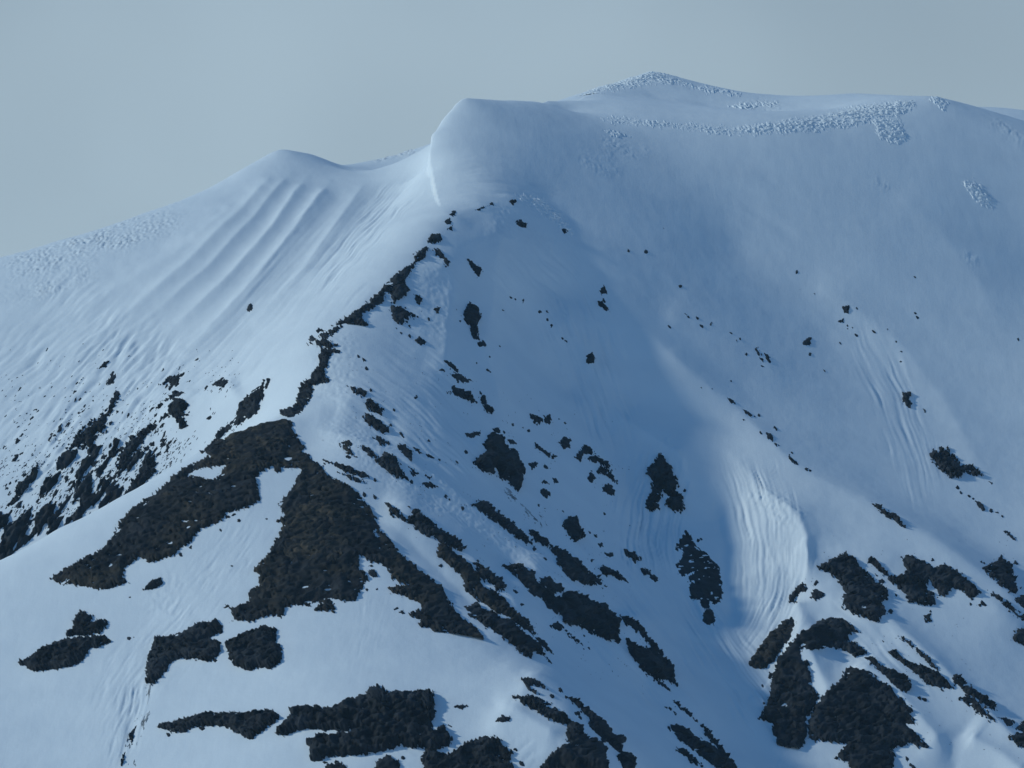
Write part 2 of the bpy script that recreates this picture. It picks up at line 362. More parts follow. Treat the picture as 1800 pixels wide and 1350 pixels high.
# ------------------------------------------------------------------ mountain mesh
def mat_simple(name, col, rough=.7):
    m = bpy.data.materials.new(name); m.use_nodes = True
    b = m.node_tree.nodes['Principled BSDF']; b.inputs['Base Color'].default_value = (*col, 1); b.inputs['Roughness'].default_value = rough
    return m
snow = mat_simple('snow', (.80, .84, .88), .62)
def snow_detail(m):
    N, L = m.node_tree.nodes, m.node_tree.links; b = N['Principled BSDF']; b.inputs['Specular IOR Level'].default_value = .3
    geo = N.new('ShaderNodeNewGeometry')
    n1 = N.new('ShaderNodeTexNoise'); n1.inputs['Scale'].default_value = .55; n1.inputs['Detail'].default_value = 5; n1.inputs['Roughness'].default_value = .62
    n2 = N.new('ShaderNodeTexNoise'); n2.inputs['Scale'].default_value = .035; n2.inputs['Detail'].default_value = 4
    L.new(geo.outputs['Position'], n1.inputs['Vector']); L.new(geo.outputs['Position'], n2.inputs['Vector'])
    r = N.new('ShaderNodeValToRGB'); r.color_ramp.elements[0].position = .3; r.color_ramp.elements[1].position = .7
    r.color_ramp.elements[0].color = (.77, .81, .855, 1); r.color_ramp.elements[1].color = (.83, .865, .90, 1)
    L.new(n2.outputs['Fac'], r.inputs[0]); L.new(r.outputs[0], b.inputs['Base Color'])
    bp = N.new('ShaderNodeBump'); bp.inputs['Strength'].default_value = .32; bp.inputs['Distance'].default_value = .3
    mp = N.new('ShaderNodeMapping'); mp.inputs['Scale'].default_value = (1.5, .12, .12); L.new(geo.outputs['Position'], mp.inputs['Vector'])
    n3 = N.new('ShaderNodeTexNoise'); n3.inputs['Scale'].default_value = .6; n3.inputs['Detail'].default_value = 4; n3.inputs['Roughness'].default_value = .6; L.new(mp.outputs[0], n3.inputs['Vector'])
    ad = N.new('ShaderNodeMath'); ad.operation = 'MULTIPLY_ADD'; ad.inputs[1].default_value = .4; L.new(n3.outputs['Fac'], ad.inputs[0]); L.new(n1.outputs['Fac'], ad.inputs[2])
    L.new(ad.outputs[0], bp.inputs['Height']); L.new(bp.outputs[0], b.inputs['Normal'])
snow_detail(snow)
def grid_mesh(name, X, Y, Z, mat, mask=None, smooth=True):
    nr, nc = X.shape
    co = np.stack([X, Y, Z], -1).reshape(-1, 3)
    idx = np.arange(nr*nc).reshape(nr, nc)
    q = np.stack([idx[:-1, :-1], idx[:-1, 1:], idx[1:, 1:], idx[1:, :-1]], -1).reshape(-1, 4)
    if mask is not None:
        q = q[mask.reshape(-1)]
        used = np.unique(q); re = np.full(nr*nc, -1); re[used] = np.arange(len(used)); q = re[q]; co = co[used]
    me = bpy.data.meshes.new(name)
    me.vertices.add(len(co)); me.vertices.foreach_set('co', co.astype(np.float32).ravel())
    me.loops.add(q.size); me.loops.foreach_set('vertex_index', q.astype(np.int32).ravel())
    me.polygons.add(len(q)); me.polygons.foreach_set('loop_start', np.arange(0, q.size, 4, dtype=np.int32))
    me.polygons.foreach_set('use_smooth', np.full(len(q), smooth))
    me.update(calc_edges=True); me.materials.append(mat)
    o = bpy.data.objects.new(name, me); scene.collection.objects.link(o)
    return o
mountain = grid_mesh('mountain', GX, GY, GZ, snow); mountain['kind'] = 'structure'
# ------------------------------------------------------------------ rock outcrops: meshes that break through the snow
def poly_sd(px, py, poly):
    P = np.array(poly, float); best = np.full(px.shape, 1e9); ins = np.zeros(px.shape, bool)
    for k in range(len(P)):
        ax, ay = P[k]; bx, by = P[(k+1) % len(P)]; dx, dy = bx-ax, by-ay
        t = np.clip(((px-ax)*dx+(py-ay)*dy)/(dx*dx+dy*dy+1e-9), 0, 1)
        np.minimum(best, (px-ax-t*dx)**2+(py-ay-t*dy)**2, out=best)
        if dy != 0:
            ins ^= ((ay > py) != (by > py)) & (px < (bx-ax)*(py-ay)/dy+ax)
    d = np.sqrt(best); return np.where(ins, d, -d)
def outcrop(name, poly, mat, thick=None, holes=(), ylim=None, ang=None, edge=1.0, relief=1.0, du=None, seed=0, sink=.45, streak=3.0, holey=None, lumpy=False):
    P = np.array(poly, float); u0, v0 = P.min(0); u1, v1 = P.max(0); size = math.sqrt(max(4, (u1-u0)*(v1-v0)))
    n = 14; gu, gv = np.meshgrid(np.linspace(u0, u1, n), np.linspace(v0, v1, n)); gu, gv = gu.ravel(), gv.ravel()
    ins = poly_sd(gu, gv, P) > 0
    if ins.sum() < 4: gu, gv = np.append(gu[ins], P[:, 0]), np.append(gv[ins], P[:, 1])
    else: gu, gv = gu[ins], gv[ins]
    if ylim: ylim = (ylim[0]+yshift((u0+u1)/2, (v0+v1)/2, ylim[0])*(.6 if u0 > 560 else 1), ylim[1]+yshift((u0+u1)/2, (v0+v1)/2, ylim[1])+(25 if u0 > 560 else 0))
    ys = hit(900+(gu-900), gv); ys = ys[np.isfinite(ys)]
    if ylim: ys = ys[(ys > ylim[0]) & (ys < ylim[1])]
    if len(ys) == 0: return None
    med = np.median(ys); span = max(25, .75*(v1-v0)); ys = ys[np.abs(ys-med) < span]
    ya0, ya1 = ys.min()-8, ys.max()+8
    if ylim: ya0, ya1 = max(ya0, ylim[0]), min(ya1, ylim[1])
    du = du or (.9 if lumpy else 1.0 if size < 40 else 1.2 if size < 150 else 1.5)
    m = 9
    UL = np.arange(u0-m-abs(u0-900)*.006, u1+m+abs(u1-900)*.006, du); YL = np.arange(ya0, ya1, du*.55)
    U, Y = np.meshgrid(UL, YL); X = (U-900)/F_PX*Y*1.0105
    Z = ground(U, Y, GZ)
    pu, pv = project(X, Y, Z)
    sd = poly_sd(pu, pv, P)
    for h_ in holes: sd = np.minimum(sd, -poly_sd(pu, pv, h_))
    # ragged edge: noise drawn out along the fall line
    if ang is None: ang = 55
    ca, sa = math.cos(R(ang)), math.sin(R(ang))
    al, ac = pu*ca+pv*sa, -pu*sa+pv*ca
    e = min(1.0, .25+size/45)*edge*1.25
    sd = sd + e*(1.3*fbm(al/(14*streak), ac/13, 2, seed+1)+3.0*fbm(al/(4*streak), ac/4.6, 2, seed+2)+2.6*fbm(al/(1.8*streak), ac/2.2, 2, seed+3)+.1)
    if size > 55 and not lumpy and holey is None: sd = np.minimum(sd, 10.5+13*fbm(pu/16+.3*pv/16, pv/5.5, 3, seed+4, .6)+4*perlin(pu/60, pv/60, seed+5))
    if holey is not None: sd = np.minimum(sd, 7*fbm(al/75, ac/19, 2, seed+6)+6*fbm(al/32, ac/8, 3, seed+7, .6)+6*perlin(pu/45, pv/45, seed+8)+holey)
    thick = thick if thick is not None else min(2.2, .35+size/90)
    w = max(3.0, min(14, size*.10))
    s = np.maximum(sd, 0)
    body = thick*(1-np.exp(-s/w))
    cx, cy = X, Y*.75+Z*.6
    amp = relief*min(1.0, size/60)*np.clip(s/5, 0, 1)
    s1_, s2_ = cx*.78+cy*.62, cy*.78-cx*.62
    nz = 1.5*ridged(cx/12, cy/18, 2, seed+10) + .8*ridged(s1_/12, s2_/4.5, 2, seed+12) + .07*ridged(s1_/5, s2_/2, 1, seed+14)
    if lumpy: nz = 1.5*(.5-np.abs(fbm(cx/7, cy/5, 3, seed+10, .6))*1.3)+.6*fbm(cx/2.2, cy/1.7, 3, seed+11, .65)+.9*perlin(cx/16, cy/12, seed+12); amp = relief*np.clip(s/9, 0, 1)
    h = np.where(sd > 0, body + amp*(nz-.1), sd*sink)
    gy_, gx_ = np.gradient(Z, YL, UL); gx_ = gx_/(Y*1.0105/F_PX); gy_ = gy_ - gx_*(X/Y)
    gl = np.sqrt(gx_**2+gy_**2)+1e-6
    dx, dy, dz = -gx_/gl*.85, -gy_/gl*.85, np.full(X.shape, .52)
    X2, Y2, Z2 = X+dx*h, Y+dy*h, Z+dz*h
    ok = sd > -2.6
    mask = ok[:-1, :-1] | ok[:-1, 1:] | ok[1:, 1:] | ok[1:, :-1]
    if not (sd > 0).any(): return None
    o = grid_mesh(name, X2, Y2, Z2, mat, mask, smooth=True)
    return o
def rock_mat(name, dark, light, moss=None):
    m = bpy.data.materials.new(name); m.use_nodes = True; N, L = m.node_tree.nodes, m.node_tree.links
    b = N['Principled BSDF']; b.inputs['Roughness'].default_value = .85; b.inputs['Specular IOR Level'].default_value = .25
    geo = N.new('ShaderNodeNewGeometry')
    def noise(scale, det, rough=.6):
        t = N.new('ShaderNodeTexNoise'); t.inputs['Scale'].default_value = scale; t.inputs['Detail'].default_value = det; t.inputs['Roughness'].default_value = rough
        L.new(geo.outputs['Position'], t.inputs['Vector']); return t
    def ramp(src, a, b_, c0, c1):
        r = N.new('ShaderNodeValToRGB'); r.color_ramp.elements[0].position = a; r.color_ramp.elements[1].position = b_
        r.color_ramp.elements[0].color = (*c0, 1); r.color_ramp.elements[1].color = (*c1, 1); L.new(src, r.inputs[0]); return r
    def mix(fac, a, c, mode='MIX'):
        x = N.new('ShaderNodeMix'); x.data_type = 'RGBA'; x.blend_type = mode; L.new(fac, x.inputs['Factor']); L.new(a, x.inputs['A'])
        if isinstance(c, tuple): x.inputs['B'].default_value = (*c, 1)
        else: L.new(c, x.inputs['B'])
        return x.outputs['Result']
    n1 = noise(.09, 5, .5); col = ramp(n1.outputs['Fac'], .38, .66, dark, light).outputs[0]
    if moss:
        n2 = noise(.045, 5, .6); f = ramp(n2.outputs['Fac'], .46, .6, (0, 0, 0), (1, 1, 1)).outputs[0]
        n3 = noise(.2, 5, .6); mc = ramp(n3.outputs['Fac'], .35, .65, moss[0], moss[1]).outputs[0]
        col = mix(f, col, mc)
    n4 = noise(1.5, 2, .5); sp = ramp(n4.outputs['Fac'], .745, .765, (0, 0, 0), (1, 1, 1)).outputs[0]
    col = mix(sp, col, tuple(5*c for c in light))
    L.new(col, b.inputs['Base Color'])
    bp = N.new('ShaderNodeBump'); bp.inputs['Strength'].default_value = .3; bp.inputs['Distance'].default_value = .5
    n5 = noise(.35, 6, .55); L.new(n5.outputs['Fac'], bp.inputs['Height']); L.new(bp.outputs[0], b.inputs['Normal'])
    return m
MOSS = rock_mat('brown_turf', (.008, .008, .007), (.045, .036, .026), ((.016, .015, .010), (.095, .072, .046)))
PALE = rock_mat('pale_slab', (.02, .022, .026), (.085, .09, .10))
DIRT = rock_mat('dirty_snow', (.16, .17, .18), (.55, .58, .62))
ROCK = rock_mat('dark_rock', (.0015, .0022, .004), (.024, .027, .034))
TURF = rock_mat('scree_and_turf', (.0022, .0028, .004), (.026, .026, .029), ((.008, .0075, .006), (.045, .036, .025)))
RIME = mat_simple('rime', (.80, .84, .89), .7); snow_detail(RIME)
ROCKS = [  # label, outline on the photograph, options
 ('huge brown scree and turf knoll forming the bare spur top', [(493,727),(427,748),(367,783),(353,795),(370,803),(333,817),(310,833),(283,860),(233,893),(213,915),(200,940),(185,963),(143,983),(110,1003),(88,1017),(107,1027),(133,1028),(180,1038),(227,1025),(217,1015),(220,997),(247,978),(263,988),(307,978),(313,967),(333,955),(353,930),(387,917),(400,900),(433,893),(457,880),(453,853),(450,840),(460,828),(480,817),(487,833),(497,822),(533,823),(520,847),(510,863),(493,880),(490,887),(500,907),(483,915),(500,923),(483,953),(470,977),(457,990),(443,998),(447,1008),(458,1010),(453,1023),(460,1027),(438,1037),(438,1057),(423,1063),(387,1066),(400,1072),(413,1082),(403,1093),(420,1088),(440,1093),(467,1083),(500,1083),(500,1067),(523,1065),(550,1063),(553,1057),(565,1060),(553,1073),(573,1076),(588,1073),(588,1063),(582,1052),(603,1055),(627,1056),(633,1040),(640,1033),(640,1023),(650,1023),(645,1013),(633,1000),(630,990),(633,975),(648,985),(670,992),(690,1008),(687,1015),(715,1028),(683,1032),(685,1042),(710,1047),(740,1063),(742,1073),(720,1075),(720,1082),(740,1090),(735,1097),(753,1105),(780,1113),(817,1122),(852,1135),(847,1117),(833,1100),(800,1077),(787,1053),(783,1040),(760,1020),(727,993),(700,970),(687,950),(673,937),(657,905),(637,877),(630,867),(600,847),(573,833),(567,820),(550,807),(530,793),(537,787),(523,770),(513,753),(511,733)],
   dict(m='t', thick=1.3, ylim=(2780,3040), holes=[[(325,839),(345,825),(397,818),(377,844),(350,838)],[(503,975),(520,971),(549,972),(548,976),(506,977)],[(657,931),(666,941),(668,946),(660,943)]], relief=.75)),
 ('jagged dark rock teeth on the narrow ridge just above the brown knoll', [(493,727),(520,712),(527,690),(530,677),(541,671),(545,665),(555,650),(560,640),(562,622),(570,615),(580,620),(578,640),(570,650),(577,670),(550,676),(550,688),(546,703),(530,722),(511,735)], dict(thick=1.5, ylim=(3010,3125))),
 ('flat dark rock slab lying across the ridge where it bends', [(542,604),(557,599),(570,596),(593,607),(582,613),(563,609)], dict(thick=1.2)),
 ('small dark rock at the left end of the ridge bend slab', [(539,596),(549,590),(557,596),(547,601)], {}),
 ('thin dark rock linking the ridge bend slab to the jagged teeth', [(563,612),(585,612),(603,618),(590,622),(575,624),(565,621)], dict(ylim=(3060,3160))),
 ('low dark rock joining the bend slab to the long wedge', [(560,590),(574,583),(590,574),(600,576),(586,588),(573,596)], dict(ylim=(3090,3180))),
 ('small dark rock just above the slab at the ridge bend', [(555,581),(562,575),(572,582),(560,585)], {}),
 ('long dark rock wedge edging the main snow ridge crest', [(585,573),(613,557),(640,537),(667,513),(683,493),(710,473),(728,460),(730,443),(752,433),(748,450),(733,460),(720,483),(711,495),(720,510),(700,530),(690,533),(690,517),(677,515),(672,530),(660,540),(637,550),(637,565),(647,572),(620,574)], dict(thick=1.8, ylim=(3140,3310))),
 ('dark forked rock directly below the long ridge wedge', [(687,537),(705,541),(733,557),(710,560),(713,570),(693,564),(685,548)], {}),
 ('dark triangular rock on the ridge crest above the long wedge', [(749,425),(760,413),(774,409),(776,422),(763,429)], dict(ylim=(3240,3345))),
 ('small dark crest rock below the uppermost pair on the ridge', [(786,402),(795,397),(794,405)], dict(ylim=(3240,3360))),
 ('small stubby dark rock second from the top of the ridge teeth', [(779,389),(790,382),(796,390),(788,395)], dict(ylim=(3240,3360))),
 ('topmost dark tooth where the rocky ridge crest meets smooth snow', [(787,378),(802,369),(797,380)], dict(ylim=(3240,3380))),
 ('thin dark rock sliver on the upper snow crest, lower of two', [(836,369),(850,362),(852,366),(842,370)], dict(ylim=(3300,3410))),
 ('thin dark rock sliver on the upper snow crest, higher of two', [(854,363),(866,356),(867,360)], dict(ylim=(3300,3420))),
 ('round dark boulder at the top end of the ridge by rough hump', [(894,354),(900,349),(908,354),(903,360)], dict(thick=1.4, ylim=(3300,3450))),
 ('dark oval rock on rough snow below the round top boulder', [(906,388),(915,387),(927,393),(923,401),(912,397)], dict(thick=1.0)),
 ('small dark heart-shaped rock right of the dark oval rock', [(986,402),(993,401),(1000,406),(992,410)], {}),
 ('dark rock string dropping from the ridge beside the wedge tip', [(764,437),(773,440),(789,460),(783,468),(777,457),(766,448)], {}),
 ('pointed dark rock leaning downhill on the slope right of the ridge', [(822,457),(833,463),(846,478),(840,488),(830,473)], {}),
 ('short dark rock just right of the forked ridge rock', [(727,517),(737,519),(743,530),(737,536),(730,527)], {}),
 ('small dark rock between the forked rock and the tall ragged one', [(762,543),(774,540),(770,554)], {}),
 ('tall ragged dark rock standing alone on the upper bowl snow', [(814,554),(825,532),(837,540),(844,555),(837,577),(843,593),(833,597),(828,580),(822,570)], dict(thick=1.3)),
 ('small dark rock right under the tall ragged bowl rock', [(839,603),(850,599),(854,608),(845,610)], {}),
 ('dark rock on rough snow below the forked ridge rock', [(729,598),(737,591),(749,602),(740,608)], {}),
 ('ragged dark rock topmost of three below the ridge teeth', [(612,676),(627,685),(633,683),(648,690),(637,699),(623,690)], {}),
 ('smooth dark rock middle of three below the ridge teeth', [(639,707),(648,702),(674,720),(670,731),(653,723)], {}),
 ('long dark rock lowest of three below the ridge teeth', [(639,733),(647,726),(667,739),(684,757),(677,765),(660,754),(643,743)], {}),
 ('narrow dark rock at the top of the mid-bowl cluster', [(782,635),(793,637),(809,653),(798,654)], {}),
 ('small dark rock left end of the mid-bowl cluster', [(769,652),(777,646),(783,653)], {}),
 ('flat dark rock second row of the mid-bowl cluster', [(792,660),(807,656),(828,668),(813,673)], {}),
 ('long ragged dark rock third row of the mid-bowl cluster', [(787,690),(797,679),(810,686),(823,690),(838,708),(823,704),(803,696)], {}),
 ('curved dark rock at the lower end of the mid-bowl cluster', [(842,697),(852,694),(857,710),(868,720),(863,728),(850,721)], {}),
 ('thin dark rock above the broad ledge rock beside the knoll', [(654,770),(667,767),(686,781),(672,782)], {}),
 ('dark wedge rock on snow rib right of the thin one', [(699,783),(710,781),(724,793),(722,808),(713,802)], {}),
 ('small dark rock sliver uphill right of the wedge rock', [(727,787),(735,788),(743,798),(736,796)], {}),
 ('small dark rock farthest right of the slivers by the wedge rock', [(747,797),(757,800),(762,806),(752,804)], {}),
 ('broad rounded dark rock on the ledge right of the knoll', [(661,810),(677,797),(697,807),(703,823),(708,833),(716,841),(697,839),(670,822)], dict(thick=1.4)),
 ('narrow dark rock tail rising uphill from the broad ledge rock', [(632,782),(647,786),(664,803),(654,804)], {}),
 ('ragged dark rock just downhill of the broad ledge rock', [(716,816),(738,833),(727,838)], {}),
 ('small dark rock between ragged and flat rocks on the ledge', [(744,833),(758,839),(755,845)], {}),
 ('flat dark rock at the end of the ledge row', [(742,850),(757,847),(772,856),(750,859)], {}),
 ('dark streak of rock upper of two leaving the knoll edge', [(569,809),(590,814),(620,823),(649,838),(640,840),(610,830)], dict(edge=.8)),
 ('dark streak of rock lower of two leaving the knoll edge', [(591,829),(620,837),(647,851),(625,847)], dict(edge=.8)),
 ('small brown rock on the snow rib above the two streaks', [(600,777),(613,774),(622,781),(612,786)], dict(m='t')),
 ('brown hooked rock between the streaks and the small brown rock', [(595,778),(613,787),(624,803),(612,798)], dict(m='t')),
 ('long dark rock rib uppermost beside the right edge of the knoll', [(677,882),(687,903),(707,915),(750,943),(760,942),(772,953),(813,969),(818,963),(800,947),(770,927),(753,913),(733,897),(717,890),(728,907),(715,910),(693,892)], dict(thick=1.6)),
 ('small dark rock on snow below the uppermost rib rock', [(770,993),(777,990),(779,996),(772,998)], {}),
 ('long brown-black rock rib second from the knoll edge', [(770,957),(783,958),(810,980),(833,1000),(850,1033),(877,1043),(897,1067),(930,1097),(943,1114),(933,1112),(910,1100),(897,1085),(870,1077),(853,1063),(820,1040),(813,1017),(793,997),(768,977)], dict(m='t', thick=1.6)),
 ('ragged dark rock strip parallel above the second rib', [(836,989),(853,1000),(883,1023),(889,1033),(880,1039),(857,1023),(843,1013)], dict(edge=1.2)),
 ('long dark rock rib third from the knoll edge', [(819,1067),(837,1062),(847,1073),(867,1077),(877,1088),(897,1090),(917,1113),(940,1127),(958,1152),(933,1144),(935,1157),(913,1148),(903,1137),(873,1113),(843,1093),(822,1080)], dict(thick=1.8)),
 ('thin dark rock at the lower tip of the third rib', [(936,1117),(950,1126),(973,1150),(957,1139)], {}),
 ('tiny dark rock sliver downhill of the third rib tip', [(960,1155),(967,1160),(972,1168),(963,1163)], {}),
 ('massive dark rock rib in the middle of the right flank', [(882,996),(897,1005),(913,1020),(933,1043),(960,1055),(963,1067),(987,1083),(990,1097),(1013,1100),(1040,1113),(1092,1133),(1087,1107),(1089,1093),(1060,1063),(1047,1060),(1017,1043),(997,1038),(983,1053),(960,1040),(940,1023),(939,1007),(920,996),(900,992)], dict(thick=2.0)),
 ('dark rock patch resting above the massive rib', [(946,1023),(957,1014),(977,1022),(994,1037),(973,1044)], {}),
 ('dark rock strip behind the smooth snow rib, upper half', [(831,888),(847,879),(870,896),(900,919),(925,944),(935,958),(925,955),(905,943),(893,935),(870,917),(847,901)], dict(edge=1.2)),
 ('broken dark rock patch between the strip and long diagonal rock', [(932,932),(950,942),(977,963),(960,961),(938,946)], dict(edge=1.4)),
 ('long diagonal dark rock along the far side of the smooth snow rib', [(967,966),(983,967),(1007,982),(1040,1009),(1065,1031),(1053,1029),(1020,1027),(993,1008),(981,987)], dict(edge=1.2)),
 ('dark trapezoid rock alone in the middle of the gully snow', [(989,920),(1000,909),(1010,912),(1020,932),(1029,942),(1010,953),(997,940)], dict(thick=1.4)),
 ('flat dark rock with a trailing tail below the trapezoid rock', [(1047,998),(1063,996),(1083,1007),(1105,1024),(1090,1018),(1060,1009)], {}),
 ('small dark rock above the flat one with a tail', [(1062,972),(1077,972),(1078,979),(1066,978)], {}),
 ('small round dark rock between the trapezoid and flat-tailed rocks', [(1051,957),(1057,954),(1060,961),(1054,963)], {}),
 ('ragged dark rock streak upper one at the gully edge', [(1099,968),(1113,971),(1128,987),(1119,986),(1102,978)], dict(edge=1.4)),
 ('ragged dark rock streak lower one at the gully edge', [(1126,1000),(1140,1002),(1155,1021),(1133,1011)], dict(edge=1.4)),
 ('small oval dark rock under the massive rib', [(967,1100),(980,1094),(993,1103),(983,1111)], {}),
 ('thin dark rock trail below the small oval rock', [(995,1109),(1013,1121),(1028,1138),(1007,1121)], {}),
 ('thin arched dark rock edge downhill of the massive rib', [(1090,1082),(1100,1084),(1123,1099),(1143,1122),(1161,1149),(1153,1148),(1138,1130),(1125,1113),(1100,1097)], {}),
 ('dark clawed rock at the foot of the arched edge', [(1096,1119),(1117,1136),(1140,1142),(1163,1156),(1180,1172),(1189,1202),(1177,1198),(1150,1194),(1131,1180),(1105,1145)], dict(edge=1.3)),
 ('thin dark rock tail below the clawed rock', [(1151,1193),(1167,1202),(1182,1218),(1168,1211)], {}),
 ('dark seal-shaped rock on the lower nose between two gullies', [(1184,968),(1192,953),(1205,932),(1220,949),(1224,962),(1243,972),(1264,997),(1271,1033),(1269,1053),(1257,1064),(1247,1057),(1250,1070),(1259,1090),(1250,1101),(1234,1094),(1237,1070),(1230,1063),(1233,1052),(1215,1056),(1211,1033),(1213,1024),(1230,1018),(1207,1026),(1210,1015),(1223,1003),(1197,1014),(1191,993),(1200,977),(1198,965)], dict(thick=.2, edge=.8, relief=.15)),
 ('tall ragged dark crag on the nose above the seal-shaped rock', [(1136,833),(1150,810),(1162,797),(1170,810),(1180,820),(1186,837),(1194,853),(1183,863),(1197,870),(1201,883),(1204,894),(1190,899),(1170,887),(1175,873),(1167,863),(1161,867),(1165,877),(1153,883),(1160,893),(1147,899),(1134,896),(1137,880),(1147,863),(1143,840)], dict(thick=1.8)),
 ('big dark two-lobed crag in the upper gully bowl', [(832,813),(855,793),(849,780),(865,761),(881,766),(887,790),(907,796),(911,817),(921,827),(917,850),(910,863),(897,851),(877,837),(872,820),(863,834),(843,823)], dict(thick=1.9)),
 ('flat dark rock just left of the two-lobed crag top', [(817,763),(845,757),(844,766),(820,769)], {}),
 ('small dark rock capping the two-lobed crag', [(863,754),(877,752),(880,761),(870,760)], {}),
 ('small dark wedge uphill right of the two-lobed crag', [(887,771),(900,773),(908,779),(898,781)], {}),
 ('ragged dark rock left of a pair above the gully bowl', [(929,727),(943,732),(953,738),(947,746),(933,735)], dict(edge=1.5)),
 ('ragged dark rock right of a pair above the gully bowl', [(956,730),(968,727),(968,748),(960,741)], dict(edge=1.5)),
 ('dark blocky rock alone below the ragged pair', [(981,777),(993,766),(1003,775),(1000,786),(990,791)], {}),
 ('dark rock head of the curved rock arc over the gully', [(1012,804),(1017,793),(1028,782),(1046,797),(1030,797),(1020,808)], {}),
 ('thin curved dark rock arc sweeping over the gully', [(1029,807),(1047,801),(1067,816),(1075,830),(1053,814)], {}),
 ('dark rock under the curved arc with a thin hooked tail', [(1046,828),(1057,821),(1070,829),(1084,851),(1067,835)], {}),
 ('small dark rock left below the curved arc', [(1032,843),(1038,827),(1048,842),(1037,848)], {}),
 ('lowest dark rock of the curved arc cluster', [(1057,864),(1063,852),(1077,854),(1084,872),(1070,868)], {}),
 ('small dark lozenge rock below the arc cluster left', [(946,865),(957,859),(968,868),(960,876)], {}),
 ('tiny dark rock above the small lozenge rock', [(949,848),(957,844),(965,851)], {}),
 ('small dark hooked rock right of the two-lobed crag', [(929,813),(946,813),(945,818),(935,826)], {}),
 ('thin dark rock right of the small hooked rock', [(951,817),(960,818),(968,824),(957,823)], {}),
 ('dark rock dash farther right of the small hooked rock', [(969,839),(977,841),(984,850),(975,848)], {}),
 ('two-step dark rock streak above the arc cluster', [(941,781),(957,791),(975,804),(962,801),(948,793)], dict(edge=1.3)),
 ('small dark heart-shaped rock under the first snow rib', [(1027,639),(1033,626),(1040,621),(1046,628),(1040,639)], dict(thick=1.2)),
 ('upper dark rock of a stacked pair on the upper face', [(1052,513),(1062,501),(1068,514),(1060,518)], {}),
 ('lower dark rock of a stacked pair on the upper face', [(1051,530),(1060,526),(1073,549),(1063,546),(1053,539)], {}),
 ('thin dark rock on the long snow rib crest', [(1279,699),(1287,702),(1294,711),(1286,709)], {}),
 ('square dark rock high on the right face', [(1481,537),(1493,537),(1493,551),(1482,551)], {}),
 ('thin dark rock under the square one on the right face', [(1471,566),(1483,559),(1482,566)], {}),
 ('notched dark rock alone on the open right face', [(1411,606),(1417,595),(1426,594),(1424,609)], {}),
 ('dark oblong rock left of a close pair on the right face', [(1326,609),(1331,609),(1339,624),(1332,626)], {}),
 ('dark oblong rock right of a close pair on the right face', [(1344,622),(1352,622),(1356,638),(1348,634)], {}),
 ('tiny dark rock under the close oblong pair', [(1335,629),(1343,630),(1341,636)], {}),
 ('tall blocky dark rock in the lower right face', [(1586,690),(1602,689),(1597,703),(1603,710),(1598,718),(1586,708)], dict(thick=1.2)),
 ('small dark rock beside the tall blocky one', [(1621,718),(1628,720),(1626,725)], {}),
 ('wide ragged dark crag alone low on the right face', [(1632,800),(1640,794),(1653,803),(1653,789),(1663,789),(1677,806),(1690,819),(1707,819),(1725,836),(1693,831),(1688,841),(1670,838),(1650,824)], dict(edge=1.3, thick=1.6)),
 ('thin diagonal dark rock on the hidden side of the long snow rib', [(1529,882),(1540,886),(1563,902),(1577,909),(1591,928),(1567,913),(1547,901)], {}),
 ('small diagonal dark rock below the wide ragged crag', [(1711,879),(1725,884),(1734,895),(1727,899)], {}),
 ('dark speck of rock between the wide crag and the diagonal rock', [(1738,846),(1745,848),(1743,852)], {}),
 ('dark diagonal rock near the right edge below the crag', [(1765,932),(1775,936),(1788,951),(1776,946)], {}),
 ('small dark rock last in the row along the long snow rib', [(1384,799),(1392,804),(1401,816),(1393,814)], {}),
 ('hooked dark rock in the row along the long snow rib', [(1346,761),(1356,761),(1358,776),(1350,771)], {}),
 ('dark dash of rock above the hooked one along the rib', [(1354,746),(1363,751),(1368,759)], {}),
 ('thin dark rock first in the row along the long snow rib', [(1304,719),(1317,725),(1327,733),(1315,729)], {}),
 ('large dark sloping crag below the lit snow lip', [(1436,997),(1483,972),(1500,983),(1520,1003),(1540,1023),(1559,1037),(1560,1053),(1547,1057),(1558,1080),(1547,1087),(1551,1096),(1527,1087),(1510,1083),(1480,1067),(1485,1043),(1473,1020),(1457,1007)], dict(thick=2.0)),
 ('wide dark three-lobed crag right of the sloping crag', [(1522,987),(1533,979),(1550,997),(1563,1013),(1590,1010),(1593,1003),(1586,980),(1600,977),(1620,986),(1640,1000),(1660,992),(1677,1002),(1697,1016),(1726,1042),(1707,1054),(1690,1037),(1673,1033),(1660,1051),(1647,1041),(1633,1020),(1625,1027),(1644,1050),(1644,1066),(1620,1064),(1600,1057),(1587,1040),(1567,1023),(1547,1007),(1540,998)], dict(thick=2.0, edge=.9)),
 ('small ragged dark rock below the three-lobed crag', [(1625,1082),(1635,1079),(1638,1092),(1628,1095)], dict(edge=1.3)),
 ('small dark boulder at the right tip of the three-lobed crag', [(1718,1063),(1727,1056),(1733,1064),(1722,1066)], {}),
 ('dark arched rock beside the lit snow wall above the snow nose', [(1384,1058),(1390,1043),(1407,1026),(1417,1026),(1418,1035),(1400,1047),(1397,1058)], {}),
 ('small dark rock in the hollow right of the arched one', [(1424,1051),(1430,1037),(1440,1034),(1449,1047),(1433,1056)], {}),
 ('tiny dark rock above the hollow one', [(1429,1028),(1437,1018),(1440,1024),(1432,1031)], {}),
 ('dark oval slab rock hugging the foot of the lit snow wall', [(1314,1168),(1333,1140),(1350,1117),(1373,1097),(1393,1084),(1397,1100),(1390,1120),(1370,1147),(1360,1163),(1340,1176),(1323,1173)], dict(m='t', thick=1.8, edge=.6)),
